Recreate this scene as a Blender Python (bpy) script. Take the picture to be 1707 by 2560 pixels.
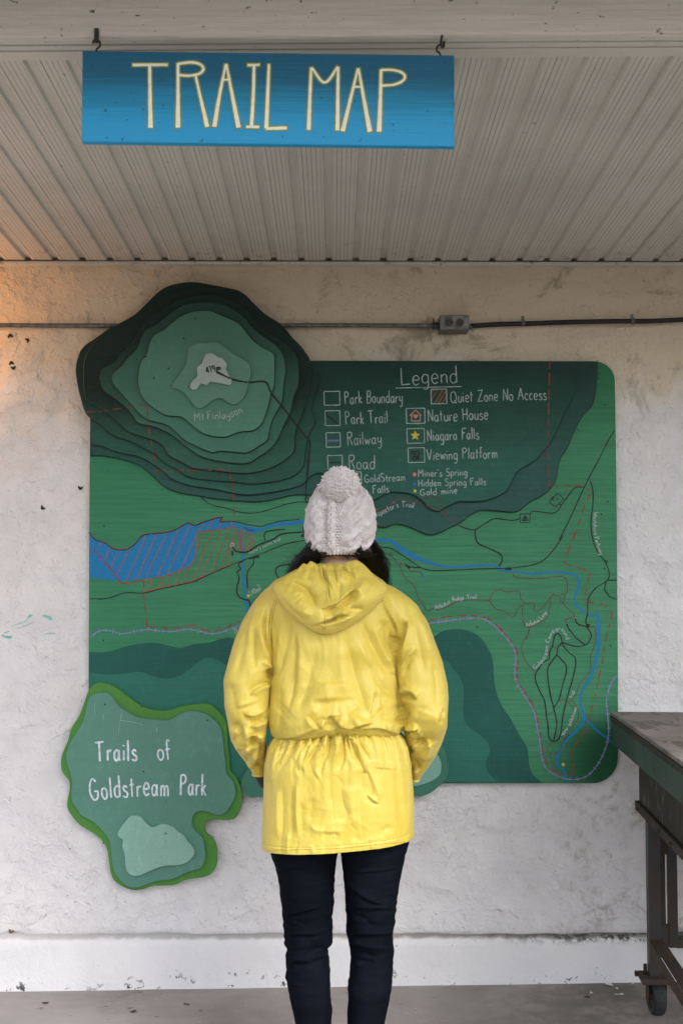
import bpy, bmesh, math, random
import numpy as np
from mathutils import Vector
random.seed(7); rng = np.random.default_rng(7)
for o in list(bpy.data.objects): bpy.data.objects.remove(o)
S = bpy.context.scene
COL = S.collection

# ------------------------------------------------------------------ camera
F = 3000.0                      # focal length in photo pixels (photo 1707 x 2560)
CAM = np.array([0.0, -4.2, 1.45])
PITCH = math.atan(170 / F); YAW = math.atan(18 / F)
fw = np.array([math.sin(YAW) * math.cos(PITCH), math.cos(YAW) * math.cos(PITCH), math.sin(PITCH)])
rt = np.array([math.cos(YAW), -math.sin(YAW), 0.0])
up = np.cross(rt, fw)
cam = bpy.data.cameras.new('camera'); camo = bpy.data.objects.new('camera', cam); COL.objects.link(camo)
camo.location = CAM; camo.rotation_euler = (math.pi / 2 + PITCH, 0, -YAW)
cam.sensor_fit = 'VERTICAL'; cam.sensor_height = 36; cam.lens = F / 2560 * 36
cam.clip_start = 0.05; cam.clip_end = 3000
cam.dof.use_dof = True; cam.dof.focus_distance = 3.75; cam.dof.aperture_fstop = 6.3
S.camera = camo

# ------------------------------------------------------------------ sky, sun, exposure
SUN_EL, SUN_AZ = 46, 142        # azimuth measured like the sky's rotation; the sun stands behind the camera
W = bpy.data.worlds.new("World"); S.world = W; W.use_nodes = True
nt = W.node_tree; nt.nodes.clear()
sk = nt.nodes.new('ShaderNodeTexSky'); sk.sky_type = 'NISHITA'; sk.sun_disc = False
sk.sun_elevation = math.radians(SUN_EL); sk.sun_rotation = math.radians(SUN_AZ)
sk.dust_density = 3.0; sk.air_density = 1.0
hs = nt.nodes.new('ShaderNodeHueSaturation'); hs.inputs['Saturation'].default_value = 0.32
bgn = nt.nodes.new('ShaderNodeBackground'); bgn.inputs['Strength'].default_value = 0.15
wo = nt.nodes.new('ShaderNodeOutputWorld')
nt.links.new(sk.outputs[0], hs.inputs['Color']); nt.links.new(hs.outputs[0], bgn.inputs['Color']); nt.links.new(bgn.outputs[0], wo.inputs[0])
sl = bpy.data.lights.new('sun', 'SUN'); sl.energy = 1.1; sl.angle = math.radians(24); sl.color = (1.0, 0.97, 0.93)
so = bpy.data.objects.new('sun', sl); COL.objects.link(so); so.location = (0, -30, 20)
az = math.radians(SUN_AZ); el = math.radians(SUN_EL)
sd = Vector((math.sin(az) * math.cos(el), math.cos(az) * math.cos(el), math.sin(el)))
so.rotation_euler = sd.to_track_quat('Z', 'Y').to_euler()
S.view_settings.view_transform = 'Standard'; S.view_settings.look = 'None'
S.view_settings.gamma = 1; S.view_settings.use_curve_mapping = False
S.view_settings.exposure = 1.47

# ------------------------------------------------------------------ pixel <-> place
def ray(x, y):
    x = np.asarray(x, float); y = np.asarray(y, float)
    return fw * F + np.multiply.outer(x - 853.5, rt) + np.multiply.outer(1280 - y, up)
def onY(x, y, Y):               # where the line of sight meets the upright plane at depth Y
    d = ray(x, y); t = (np.asarray(Y, float) - CAM[1]) / d[..., 1]
    return CAM + d * t[..., None]
def onZ(x, y, Z):
    d = ray(x, y); t = (Z - CAM[2]) / d[..., 2]
    return CAM + d * t[..., None]
def proj(co):
    v = co - CAM; dz = v @ fw
    return 853.5 + F * (v @ rt) / dz, 1280 - F * (v @ up) / dz

# ------------------------------------------------------------------ object helpers
def setp(o, label=None, cat=None, group=None, kind=None):
    if label: o['label'] = label
    if cat: o['category'] = cat
    if group: o['group'] = group
    if kind: o['kind'] = kind
    return o
def empty(name, loc, **k):
    o = bpy.data.objects.new(name, None); COL.objects.link(o); o.location = loc; o.empty_display_size = .05
    o['_o'] = 1; del o['_o']
    return setp(o, **k)
def mesh(name, verts, faces, mat, parent=None, smooth=False, **k):
    me = bpy.data.meshes.new(name)
    v = np.asarray(verts, float)
    if parent is not None: v = v - np.array(parent_loc(parent))
    me.from_pydata(v.tolist(), [], [list(map(int, f)) for f in faces]); me.update()
    if mat: me.materials.append(mat)
    if smooth: me.shade_smooth()
    o = bpy.data.objects.new(name, me); COL.objects.link(o)
    if parent is not None: o.parent = parent
    return setp(o, **k)
def parent_loc(p):
    l = Vector((0, 0, 0))
    while p is not None: l = l + p.location; p = p.parent
    return l
class MB:
    def __init__(s): s.v = []; s.f = []
    def add(s, v, f):
        n = len(s.v); s.v += [tuple(map(float, p)) for p in v]; s.f += [[i + n for i in q] for q in f]; return s
    def box(s, a, b):
        (x0, y0, z0), (x1, y1, z1) = a, b
        return s.add([(x0,y0,z0),(x1,y0,z0),(x1,y1,z0),(x0,y1,z0),(x0,y0,z1),(x1,y0,z1),(x1,y1,z1),(x0,y1,z1)],
                     [(0,3,2,1),(4,5,6,7),(0,1,5,4),(1,2,6,5),(2,3,7,6),(3,0,4,7)])
    def bbox(s, a, b, bv=.002):  # box with chamfered edges
        bm = bmesh.new(); bmesh.ops.create_cube(bm, size=1)
        a = np.array(a, float); b = np.array(b, float)
        for v in bm.verts: v.co = Vector((a + b) / 2 + np.array(v.co) * (b - a))
        bmesh.ops.bevel(bm, geom=list(bm.edges), offset=bv, segments=1, affect='EDGES')
        bm.verts.index_update()
        s.add([v.co for v in bm.verts], [[v.index for v in f.verts] for f in bm.faces]); bm.free(); return s
    def tube(s, pts, r, n=8, cap=True):
        pts = np.asarray(pts, float); m = len(pts)
        rr = np.full(m, r, float) if np.isscalar(r) else np.asarray(r, float)
        tg = np.gradient(pts, axis=0); tg /= np.linalg.norm(tg, axis=1)[:, None] + 1e-12
        u = np.cross(tg[0], [0, 0, 1.0])
        if np.linalg.norm(u) < .1: u = np.cross(tg[0], [1.0, 0, 0])
        u /= np.linalg.norm(u); vs = []
        for i in range(m):
            u = u - tg[i] * (u @ tg[i]); u /= np.linalg.norm(u) + 1e-12; w = np.cross(tg[i], u)
            for k in range(n):
                a = 2 * math.pi * k / n
                vs.append(pts[i] + rr[i] * (u * math.cos(a) + w * math.sin(a)))
        fs = [(i*n+k, i*n+(k+1) % n, (i+1)*n+(k+1) % n, (i+1)*n+k) for i in range(m-1) for k in range(n)]
        if cap: fs += [list(range(n))[::-1], [(m-1)*n+k for k in range(n)]]
        return s.add(vs, fs)
    def build(s, name, mat, parent=None, smooth=False, **k): return mesh(name, s.v, s.f, mat, parent, smooth, **k)
def cr(pts, n=6, closed=False):  # Catmull-Rom through the points (any number of columns)
    p = np.asarray(pts, float)
    if len(p) < 3 and not closed: return p
    if closed: q = np.vstack([p[-1], p, p[0], p[1]])
    else: q = np.vstack([2*p[0]-p[1], p, 2*p[-1]-p[-2]])
    out = []
    t = np.linspace(0, 1, n, endpoint=False)[:, None]
    for i in range(1, len(q) - 2):
        a, b, c, d = q[i-1], q[i], q[i+1], q[i+2]
        out.append(.5 * (2*b + (c-a)*t + (2*a-5*b+4*c-d)*t*t + (3*b-a-3*c+d)*t**3))
    if not closed: out.append(q[-2][None])
    return np.vstack(out)
def X(pts, frame):               # crop coordinates -> photo pixels; a third column (width) scales too
    ox, oy, s = frame; p = np.array(pts, float); p[:, 0] = ox + p[:, 0]*s; p[:, 1] = oy + p[:, 1]*s
    if p.shape[1] > 2: p[:, 2] *= s
    return p
def vnoise(shape, cells, seed=0):  # smooth value noise on a grid, cells = (ny, nx)
    r = np.random.default_rng(seed).standard_normal((cells[0]+3, cells[1]+3))
    yy = np.linspace(0, cells[0]-1e-6, shape[0]); xx = np.linspace(0, cells[1]-1e-6, shape[1])
    iy = yy.astype(int); ix = xx.astype(int); fy = (yy-iy); fx = (xx-ix)
    fy = fy*fy*(3-2*fy); fx = fx*fx*(3-2*fx)
    g = lambda a, b: r[np.ix_(iy+a, ix+b)]
    return (g(0,0)*(1-fy)[:,None]+g(1,0)*fy[:,None])*(1-fx)[None]+(g(0,1)*(1-fy)[:,None]+g(1,1)*fy[:,None])*fx[None]
_lat = np.random.default_rng(3).standard_normal((32, 32, 32))
def n3(p, sc):                   # cheap 3-D value noise
    q = np.asarray(p) * sc + 100; i = np.floor(q).astype(int); f = q - i; f = f*f*(3-2*f); o = 0
    for a in (0, 1):
        for b in (0, 1):
            for c in (0, 1):
                w = (f[:,0] if a else 1-f[:,0])*(f[:,1] if b else 1-f[:,1])*(f[:,2] if c else 1-f[:,2])
                o = o + w*_lat[(i[:,0]+a) % 32, (i[:,1]+b) % 32, (i[:,2]+c) % 32]
    return o

# ------------------------------------------------------------------ materials
class M:
    def __init__(s, name, rough=.6, spec=.5, metal=0.):
        s.m = bpy.data.materials.new(name); s.m.use_nodes = True; s.t = s.m.node_tree
        s.b = s.t.nodes['Principled BSDF']; s.b.inputs['Roughness'].default_value = rough
        s.b.inputs['Specular IOR Level'].default_value = spec; s.b.inputs['Metallic'].default_value = metal
        s.g = s.n('ShaderNodeNewGeometry'); s.pos = s.g.outputs['Position']; s.last = None
    def n(s, t, **k):
        x = s.t.nodes.new(t)
        for a, b in k.items(): setattr(x, a, b)
        return x
    def l(s, a, b): s.t.links.new(a, b)
    def mapped(s, scale, obj=False):
        mp = s.n('ShaderNodeMapping'); mp.inputs['Scale'].default_value = scale
        src = s.pos
        if obj: src = s.n('ShaderNodeTexCoord').outputs['Object']
        s.l(src, mp.inputs['Vector']); return mp.outputs[0]
    def noise(s, scale=(1,1,1), sc=5, det=4, rough=.6, obj=False, dist=0):
        x = s.n('ShaderNodeTexNoise'); x.inputs['Scale'].default_value = sc; x.inputs['Detail'].default_value = det
        x.inputs['Roughness'].default_value = rough; x.inputs['Distortion'].default_value = dist
        s.l(s.mapped(scale, obj), x.inputs['Vector']); return x.outputs[0]
    def voro(s, scale=(1,1,1), sc=5, feature='F1'):
        x = s.n('ShaderNodeTexVoronoi', feature=feature); x.inputs['Scale'].default_value = sc
        s.l(s.mapped(scale), x.inputs['Vector']); return x.outputs['Distance']
    def ramp(s, fac, a, b, lo=0., hi=1.):   # map range a..b -> lo..hi, clamped
        x = s.n('ShaderNodeMapRange'); x.interpolation_type = 'SMOOTHSTEP'
        for i, v in zip((1, 2, 3, 4), (a, b, lo, hi)): x.inputs[i].default_value = v
        s.l(fac, x.inputs[0]); return x.outputs[0]
    def math(s, op, a, b=None):
        x = s.n('ShaderNodeMath', operation=op)
        for i, v in enumerate((a, b)):
            if v is None: continue
            if isinstance(v, (int, float)): x.inputs[i].default_value = v
            else: s.l(v, x.inputs[i])
        return x.outputs[0]
    def comp(s, i):
        x = s.n('ShaderNodeSeparateXYZ'); s.l(s.pos, x.inputs[0]); return x.outputs[i]
    def mix(s, fac, a, b):
        x = s.n('ShaderNodeMix', data_type='RGBA')
        if isinstance(fac, (int, float)): x.inputs[0].default_value = fac
        else: s.l(fac, x.inputs[0])
        for i, v in ((6, a), (7, b)):
            if isinstance(v, tuple): x.inputs[i].default_value = (*v[:3], 1)
            else: s.l(v, x.inputs[i])
        return x.outputs[2]
    def col(s, c):
        if isinstance(c, tuple): s.b.inputs['Base Color'].default_value = (*c[:3], 1)
        else: s.l(c, s.b.inputs['Base Color'])
        return s
    def bump(s, h, dist=.01, st=1.):
        x = s.n('ShaderNodeBump'); x.inputs['Distance'].default_value = dist; x.inputs['Strength'].default_value = st
        s.l(h, x.inputs['Height'])
        if s.last is not None: s.l(s.last, x.inputs['Normal'])
        s.last = x.outputs[0]; s.l(s.last, s.b.inputs['Normal']); return s
def flat(name, c, rough=.6, spec=.4, metal=0., var=.12, bump=.0006, sc=60, obj=False):
    m = M(name, rough, spec, metal); n = m.noise(sc=sc, det=4, obj=obj)
    m.col(m.mix(m.ramp(n, .3, .7), tuple(x*(1-var) for x in c), tuple(min(1, x*(1+var)) for x in c)))
    if bump: m.bump(n, bump)
    return m.m
def board_paint(name, c, dark=None, zr=None, rough=.5, grain=1., spots=0.):
    """brushed paint over plywood: streaks run along x; optional blend to a darker tone between two heights, for sprayed coats and painted-in eave shade"""
    m = M(name, rough, .18)
    st = m.noise((.35, 1, 9), sc=14, det=6, rough=.65); fine = m.noise((.5, 1, 12), sc=60, det=3)
    cl = m.noise((1, 1, 1.6), sc=3.2, det=3)
    k = m.mix(m.ramp(st, .3, .7), tuple(x*(1-.15*min(1, grain)) for x in c), tuple(x*(1+.09*min(1, grain)) for x in c))
    k = m.mix(m.ramp(cl, .3, .75, 0, .4), k, tuple(x*.72 for x in c))
    br = m.noise((2.2, 1, 1), sc=24, det=4, rough=.6, dist=.8); k = m.mix(m.ramp(br, .52, .72, 0, .22), k, tuple(min(1, x*1.5+.01) for x in c))
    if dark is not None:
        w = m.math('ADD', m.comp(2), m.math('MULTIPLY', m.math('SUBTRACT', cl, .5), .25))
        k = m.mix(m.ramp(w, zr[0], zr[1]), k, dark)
    sp = m.noise(sc=130, det=1); k = m.mix(m.ramp(sp, .74, .78, 0, .5), k, (.02, .03, .025))
    m.col(k); m.bump(st, .004*grain, .8); m.bump(fine, .0012*grain, .7)
    m.l(m.ramp(st, .3, .7, rough-.1, rough+.12), m.b.inputs['Roughness'])
    return m.m
# ================================================================== SETTING
WALLX = (-3.6, 4.2)
def ceil_z(y): return 2.5735 - .032 * y      # y is negative in front of the wall
def floor_z(x): return .0684 + .01236 * (x)           # the slab falls a little to the left

# ---- plaster wall
mw = M('painted_plaster', .75, .25)
big = mw.noise(sc=2.3, det=5, dist=.2); med = mw.noise(sc=11, det=5, rough=.6, dist=.35); fin = mw.noise(sc=55, det=5, rough=.7)
spk = mw.noise(sc=95, det=2); scr = mw.noise((1, 1, 1.0), sc=5.5, det=8, rough=.7, dist=.5)
z = mw.comp(2); x = mw.comp(0)
k = mw.mix(mw.ramp(med, .3, .7), (.70, .685, .705), (.77, .755, .77))
k = mw.mix(mw.ramp(big, .45, .75, 0, .28), k, (.64, .59, .55))
# warm, dim eave light painted into the upper wall, plus dark grimy scuffs
warm_shade = mw.math('ADD', z, mw.math('MULTIPLY', mw.math('SUBTRACT', big, .5), .9))
k = mw.mix(mw.ramp(warm_shade, 1.85, 2.3, 0, .9), k, (.63, .52, .385))
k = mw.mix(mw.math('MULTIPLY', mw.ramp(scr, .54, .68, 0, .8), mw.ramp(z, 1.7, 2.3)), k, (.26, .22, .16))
# damp staining behind the workbench
dx = mw.math('MULTIPLY', mw.ramp(x, .5, 1.2), mw.ramp(z, 1.0, .7)); dx = mw.math('MULTIPLY', dx, mw.ramp(z, .12, .3))
k = mw.mix(mw.math('MULTIPLY', dx, mw.math('MULTIPLY', mw.ramp(scr, .47, .62), mw.ramp(mw.noise(sc=34, det=5, rough=.75), .42, .62, .12, .8))), k, (.24, .18, .14))
k = mw.mix(mw.math('MULTIPLY', dx, mw.ramp(mw.noise(sc=7, det=5, rough=.7), .60, .68, 0, .7)), k, (.12, .14, .06))
k = mw.mix(mw.ramp(mw.math('ADD', z, mw.math('MULTIPLY', scr, .05)),   .27, .245, 0, .3), k, (.30, .24, .20))
k = mw.mix(mw.ramp(spk, .70, .76, 0, .75), k, (.10, .08, .065))
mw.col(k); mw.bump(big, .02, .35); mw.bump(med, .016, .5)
lump = mw.voro((1, 1, 1.3), 6.5, 'SMOOTH_F1'); mw.bump(mw.ramp(mw.math('ADD', lump, mw.math('MULTIPLY', med, .5)), .45, .75), .009, .6)
cr_ = mw.noise((1, 1, 1.25), sc=6.5, det=2, rough=.4, dist=.3); edge_ = mw.ramp(mw.math('ABSOLUTE', mw.math('SUBTRACT', cr_, .56)), .0, .02, 1, 0)
edge_ = mw.math('MULTIPLY', edge_, mw.ramp(med, .47, .58)); mw.bump(edge_, .005, .35)
mw.bump(mw.ramp(scr, .44, .60), .003, .4); mw.bump(fin, .0042, 1); mw.bump(mw.ramp(mw.noise(sc=21, det=4, rough=.6), .5, .62), .004, .6)
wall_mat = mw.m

wall = empty('shelter_wall', (0, 0, 0), label='cream white lumpy plaster wall behind the painted trail map', cat='wall')
nx, nz = 420, 150
xs = np.linspace(*WALLX, nx); zs = np.linspace(.2, 2.75, nz)
h = .004*vnoise((nz, nx), (8, 22), 1) + .0024*vnoise((nz, nx), (26, 75), 2) + .0012*vnoise((nz, nx), (70, 200), 5)
h -= h.max()*.55
v = [(xs[i], -h[j, i] , zs[j]) for j in range(nz) for i in range(nx)]
f = [(j*nx+i, j*nx+i+1, (j+1)*nx+i+1, (j+1)*nx+i) for j in range(nz-1) for i in range(nx-1)]
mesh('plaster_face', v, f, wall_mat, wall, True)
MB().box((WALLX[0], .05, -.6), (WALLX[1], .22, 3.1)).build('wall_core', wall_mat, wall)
# plinth with a chamfered ledge, mossy
mp_ = M('plinth_paint', .7, .3)
scr = mp_.noise(sc=6, det=8, rough=.75, dist=2); z = mp_.comp(2); x = mp_.comp(0); fl = mp_.noise(sc=28, det=5, rough=.7)
k = mp_.mix(mp_.ramp(mp_.noise(sc=4, det=4), .3, .7), (.70, .695, .715), (.77, .76, .775))
wob = mp_.math('ADD', z, mp_.math('MULTIPLY', mp_.math('SUBTRACT', scr, .5), .03))
k = mp_.mix(mp_.math('MULTIPLY', mp_.ramp(wob, .222, .234), mp_.ramp(x, -1.4, 1.0, .3, .85)), k, (.14, .12, .095))
k = mp_.mix(mp_.math('MULTIPLY', mp_.math('MULTIPLY', mp_.ramp(wob, .202, .230), mp_.ramp(x, .4, 1.0)), mp_.ramp(fl, .45, .55)), k, (.035, .045, .022))
low = mp_.math('SUBTRACT', mp_.math('SUBTRACT', z, mp_.math('MULTIPLY', x, .0124)), .068)
chips = mp_.math('MULTIPLY', mp_.ramp(mp_.noise(sc=42, det=3, rough=.6), .60, .66), mp_.ramp(mp_.math('ADD', low, mp_.math('MULTIPLY', mp_.math('SUBTRACT', mp_.noise(sc=3), .5), .22)), .055, .005))
k = mp_.mix(chips, k, (.07, .065, .075))
k = mp_.mix(mp_.ramp(mp_.noise(sc=70, det=2), .74, .77, 0, .8), k, (.12, .11, .12))
k = mp_.mix(mp_.ramp(scr, .60, .75, 0, .4), k, (.55, .56, .68))
mp_.col(k); mp_.bump(scr, .01, .5); mp_.bump(fl, .004, .8)
n = 300; xs2 = np.linspace(*WALLX, n); prof = [(-.004, .2385), (-.016, .236), (-.029, .230), (-.033, .200), (-.034, .12), (-.036, -.10)]
wv = vnoise((1, n), (1, 60), 9)[0]*.0012; wv2 = vnoise((1, n), (1, 160), 10)[0]*.0008
v = [(xs2[i], p[0] - .000*i + wv[i] + wv2[i]*(j % 2), p[1] + wv2[i]*2 + (wv[i]*1.5 if j < 3 else 0)) for j, p in enumerate(prof) for i in range(n)]
f = [(j*n+i, (j+1)*n+i, (j+1)*n+i+1, j*n+i+1) for j in range(len(prof)-1) for i in range(n-1)]
mesh('plinth', v, f, mp_.m, wall, True)
# teal paint smears on the wall, left
teal = flat('teal_paint', (.24, .50, .45), .5)
sm = MB()
for pts in ([(0,1588,3),(8,1592,6),(20,1594,7),(27,1592,3)], [(5,1584,2),(20,1579,3)], [(24,1566,1),(55,1556,2),(66,1547,3),(72,1540,7),(79,1538,3)],
            [(40,1572,1),(60,1565,2),(80,1556,2)], [(102,1540,3),(112,1541,6),(122,1546,9),(128,1549,4)], [(108,1587,1),(122,1584,3),(135,1585,2)]):
    p = cr(pts, 5); w = onY(p[:,0], p[:,1], -.012); hw = p[:,2]/715/2
    t = np.gradient(w[:, [0, 2]], axis=0); t /= np.linalg.norm(t, axis=1)[:, None]+1e-9
    L = w.copy(); R = w.copy(); L[:,0] -= t[:,1]*hw; L[:,2] += t[:,0]*hw; R[:,0] += t[:,1]*hw; R[:,2] -= t[:,0]*hw
    m_ = len(p); sm.add(np.vstack([L, R]), [(i, i+1, m_+i+1, m_+i) for i in range(m_-1)])
# lay each smear onto the uneven plaster
def wall_y(xx, zz):
    i = np.clip(((np.asarray(xx)-WALLX[0])/(WALLX[1]-WALLX[0])*(nx-1)).round().astype(int), 0, nx-1)
    j = np.clip(((np.asarray(zz)-.2)/2.55*(nz-1)).round().astype(int), 0, nz-1)
    return -h[j, i]
va = np.array(sm.v); va[:,1] = wall_y(va[:,0], va[:,2]) - .0012; sm.v = [tuple(q) for q in va]
sm.build('paint_smear', teal, wall, label='faint teal paint smears on the plaster at left')

# ---- floor slab and the ground outside
mf = M('worn_concrete', .8, .3)
a = mf.noise(sc=1.4, det=6, rough=.65, dist=.8); b = mf.noise(sc=9, det=6, rough=.7); c = mf.noise(sc=70, det=4, rough=.7); x = mf.comp(0)
k = mf.mix(mf.ramp(a, .35, .68), (.34, .315, .31), (.24, .215, .205))
k = mf.mix(mf.ramp(b, .45, .72, 0, .5), k, (.37, .33, .31))
gr = mf.math('MULTIPLY', mf.ramp(x, .1, 1.1, .1, 1), mf.ramp(mf.noise(sc=3.5, det=6, rough=.7), .40, .62))
k = mf.mix(mf.math('MULTIPLY', gr, .8), k, (.10, .105, .07))
k = mf.mix(mf.ramp(mf.noise((1, 2.2, 1), sc=13, det=3), .66, .74, 0, .75), k, (.07, .065, .06))
k = mf.mix(mf.ramp(mf.noise((1, 2, 1), sc=40, det=2), .73, .76, 0, .8), k, (.05, .045, .04))
k = mf.mix(mf.ramp(mf.noise((1, 1.5, 1), sc=38, det=2), .745, .76, 0, .7), k, (.6, .6, .58))
mf.col(k); mf.bump(b, .006, .5); mf.bump(c, .0015, .8)
sx = np.linspace(-3.6, 4.2, 40); sy = np.linspace(.04, -3.6, 30)
v = [(x_, y_, floor_z(x_)) for y_ in sy for x_ in sx]; n = 40
f = [(j*n+i, (j+1)*n+i, (j+1)*n+i+1, j*n+i+1) for j in range(29) for i in range(n-1)]
m0 = len(v); v += [(-3.6, -3.6, -.3), (4.2, -3.6, -.3)]; f.append((29*n, m0, m0+1, 29*n+39))
mesh('floor', v, f, mf.m, None, True, kind='structure')
mg = M('gravel_ground', .95, .1); a = mg.noise(sc=.5, det=6); b = mg.noise(sc=30, det=4)
mg.col(mg.mix(mg.ramp(a, .4, .6), mg.mix(b, (.085, .08, .075), (.13, .125, .115)), (.17, .17, .14))); mg.bump(b, .02)
R = 1200
mesh('ground', [(-R, -R, -.08), (R, -R, -.08), (R, R, -.08), (-R, R, -.08)], [(0, 1, 2, 3)], mg.m, None, kind='structure')

# ---- added tree belt, unseen behind the camera, keeps low sky off the wall top
lfm = M('sky_block_foliage', .8, .2); a = lfm.noise(sc=1.3, det=4); lfm.col(lfm.mix(lfm.ramp(a, .35, .65), (.022, .04, .018), (.05, .08, .032)))
NF = 9000; fx_ = rng.uniform(-34, 34, NF); fz_a = rng.random(NF); hh_ = 3.1 + .8*np.interp(fx_, np.linspace(-34, 34, 40), rng.standard_normal(40)); fzz = fz_a*hh_; fy_ = -21 + rng.normal(0, .7, NF)
c_ = np.stack([fx_, fy_, fzz], 1); u_ = rng.normal(size=(NF, 3)); u_ /= np.linalg.norm(u_, axis=1)[:, None]; w_ = np.cross(u_, rng.normal(size=(NF, 3))); w_ /= np.linalg.norm(w_, axis=1)[:, None]; s_ = rng.uniform(.25, .5, (NF, 1))
vv = np.stack([c_-u_*s_, c_-w_*s_*.5, c_+u_*s_, c_+w_*s_*.5], 1).reshape(-1, 3)
mesh('sky_block_trees', vv, [(4*i, 4*i+1, 4*i+2, 4*i+3) for i in range(NF)], lfm.m, None, kind='stuff')

# ---- porch roof
def soffit_mat(name, perf=True):
    m = M(name, .45, .45)
    d = m.noise(sc=1.6, det=5); s2 = m.noise(sc=60, det=3, rough=.7); s3 = m.noise(sc=22, det=6, rough=.75)
    k = m.mix(m.ramp(d, .35, .7), (.60, .575, .53), (.51, .49, .45))
    k = m.mix(m.ramp(s3, .55, .8, 0, .25), k, (.30, .28, .22))
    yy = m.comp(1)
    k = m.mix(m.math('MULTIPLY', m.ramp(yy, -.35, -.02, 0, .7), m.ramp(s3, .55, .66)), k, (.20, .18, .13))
    k = m.mix(m.ramp(s2, .68, .72, 0, .85), k, (.06, .055, .045))
    if perf:
        tc = m.n('ShaderNodeTexCoord'); sp = m.n('ShaderNodeSeparateXYZ'); m.l(tc.outputs['Object'], sp.inputs[0])
        fx = m.math('SUBTRACT', m.math('FRACT', m.math('DIVIDE', sp.outputs[0], .0128)), .5)
        fy = m.math('SUBTRACT', m.math('FRACT', m.math('DIVIDE', sp.outputs[1], .0066)), .5)
        ex = m.math('POWER', m.math('MULTIPLY', fx, .0128), 2); ey = m.math('POWER', m.math('MULTIPLY', fy, .0066), 2)
        dist = m.math('SQRT', m.math('ADD', ex, ey))
        inr = m.math('MULTIPLY', m.math('GREATER_THAN', sp.outputs[0], .006), m.math('LESS_THAN', sp.outputs[0], .0704))
        hole = m.math('MULTIPLY', m.ramp(dist, .00175, .0012), inr)
        k = m.mix(m.math('MULTIPLY', hole, .8), k, (.05, .048, .042))
        m.bump(m.math('MULTIPLY', hole, -1), .002)
    m.col(k); m.bump(s3, .0015); return m.m
soff = soffit_mat('perforated_soffit'); trim_mat = soffit_mat('trim_paint', False)
roof = empty('porch_roof', (0, 0, 0), label='white porch ceiling of perforated soffit panels hung from a painted beam', cat='porch roof')
YB = -1.585
PW = 68.65/715
wx0 = onY(279.7, 653.5, 0.)[0]
k0 = math.floor((-3.4 - wx0)/PW); k1 = math.ceil((4.0 - wx0)/PW)
g0 = PW - .020
prof = [(0.0005, .010), (.0045, .0), (g0, 0.), (g0+.0035, .010), (PW-.0005, .010)]
prof = [(0, .0095), (.004, .001), (.0055, 0), (.0185, 0.0), (.0190, .0008), (.0315, .0008), (.032, 0), (g0-.0015, 0), (g0, .001), (g0+.004, .0095), (PW+.004, .0097)]
vs = []
for yy in (YB - .01, -.027):
    vs += [(px_, yy, ceil_z(yy) + pz) for px_, pz in prof]
np_ = len(prof); fs = [(i, i+1, np_+i+1, np_+i) for i in range(np_-1)]
pm = None
for q in range(k0, k1):
    x0 = wx0 + q*PW + .008
    if pm is None:
        pm = bpy.data.meshes.new('soffit_panel'); pm.from_pydata(vs, [], fs); pm.materials.append(soff)
    o = bpy.data.objects.new('soffit_panel', pm); COL.objects.link(o); o.parent = roof
    o.location = (x0, 0, random.uniform(-.0006, .0006)); o.rotation_euler = (0, 0, random.uniform(-.0003, .0003))
zt = 2.5735
MB().bbox((WALLX[0], -.0285, zt-.013), (WALLX[1], .04, zt-.0025), .0015).build('wall_channel', trim_mat, roof)
MB().box((-3.6, -2.62, 2.86), (4.2, .22, 2.98)).build('roof_deck', flat('roof_board', (.30, .28, .25), .9), roof)
# stepped trim and beam: they run a little askew of the wall
mb_ = M('painted_timber', .75, .3)
g = mb_.noise((.4, 1, 8), sc=12, det=6, rough=.7); s3 = mb_.noise((1, 1, 3), sc=16, det=7, rough=.8, dist=1.5)
k = mb_.mix(mb_.ramp(g, .3, .7), (.56, .50, .46), (.66, .60, .55))
k = mb_.mix(mb_.ramp(s3, .60, .72, 0, .6), k, (.20, .17, .12)); k = mb_.mix(mb_.ramp(mb_.noise((1, 1, 1.6), sc=45, det=3), .66, .71, 0, .9), k, (.05, .04, .03))
mb_.col(k); mb_.bump(g, .004, .8); mb_.bump(s3, .003, .6)
def skew(mb, name, mat, y0=0.):
    v = np.array(mb.v); v[:,1] += -.021*(v[:,0]) + .0*v[:,0]
    return mesh(name, v, mb.f, mat, roof)
zz = ceil_z(YB)
t = MB()
t.bbox((-3.6, YB-.030, zz-.008), (4.2, YB+.012, zz-.001), .0015)
t.bbox((-3.6, YB-.052, zz-.005), (4.2, YB-.0315, zz+.002), .0015)
t.bbox((-3.6, YB-.078, zz-.002), (4.2, YB-.0535, zz+.005), .0015)
skew(t, 'edge_trim', trim_mat)
t = MB(); nb = 240; xb = np.linspace(-3.6, 4.2, nb)
rows = [(YB-.070, zz+.001), (YB-.082, zz+.0), (YB-.0865, zz+.004), (YB-.0875, zz+.05), (YB-.087, zz+.11), (YB-.0875, zz+.25)]
wn = vnoise((len(rows), nb), (3, 130), 21)*.0011
t.add([(xb[i], rows[j][0]+wn[j, i], rows[j][1]+wn[j, i]*1.3) for j in range(len(rows)) for i in range(nb)],
      [(j*nb+i, j*nb+i+1, (j+1)*nb+i+1, (j+1)*nb+i) for j in range(len(rows)-1) for i in range(nb-1)])
t.box((-3.6, YB-.068, zz+.012), (4.2, YB+.03, zz+.248))
skew(t, 'beam', mb_.m)
# posts that carry the beam, outside the frame
for px_ in (-2.9, 3.4):
    p = empty('porch_post', (px_, YB-.03-.021*px_, floor_z(px_)), label='square white timber post left of the frame' if px_ < 0 else 'square white timber post right of the frame', cat='post')
    MB().bbox((px_-.07, YB-.09-.021*px_, floor_z(px_)), (px_+.07, YB+.03-.021*px_, zz+.0), .006).build('post_shaft', mb_.m, p)
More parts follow.
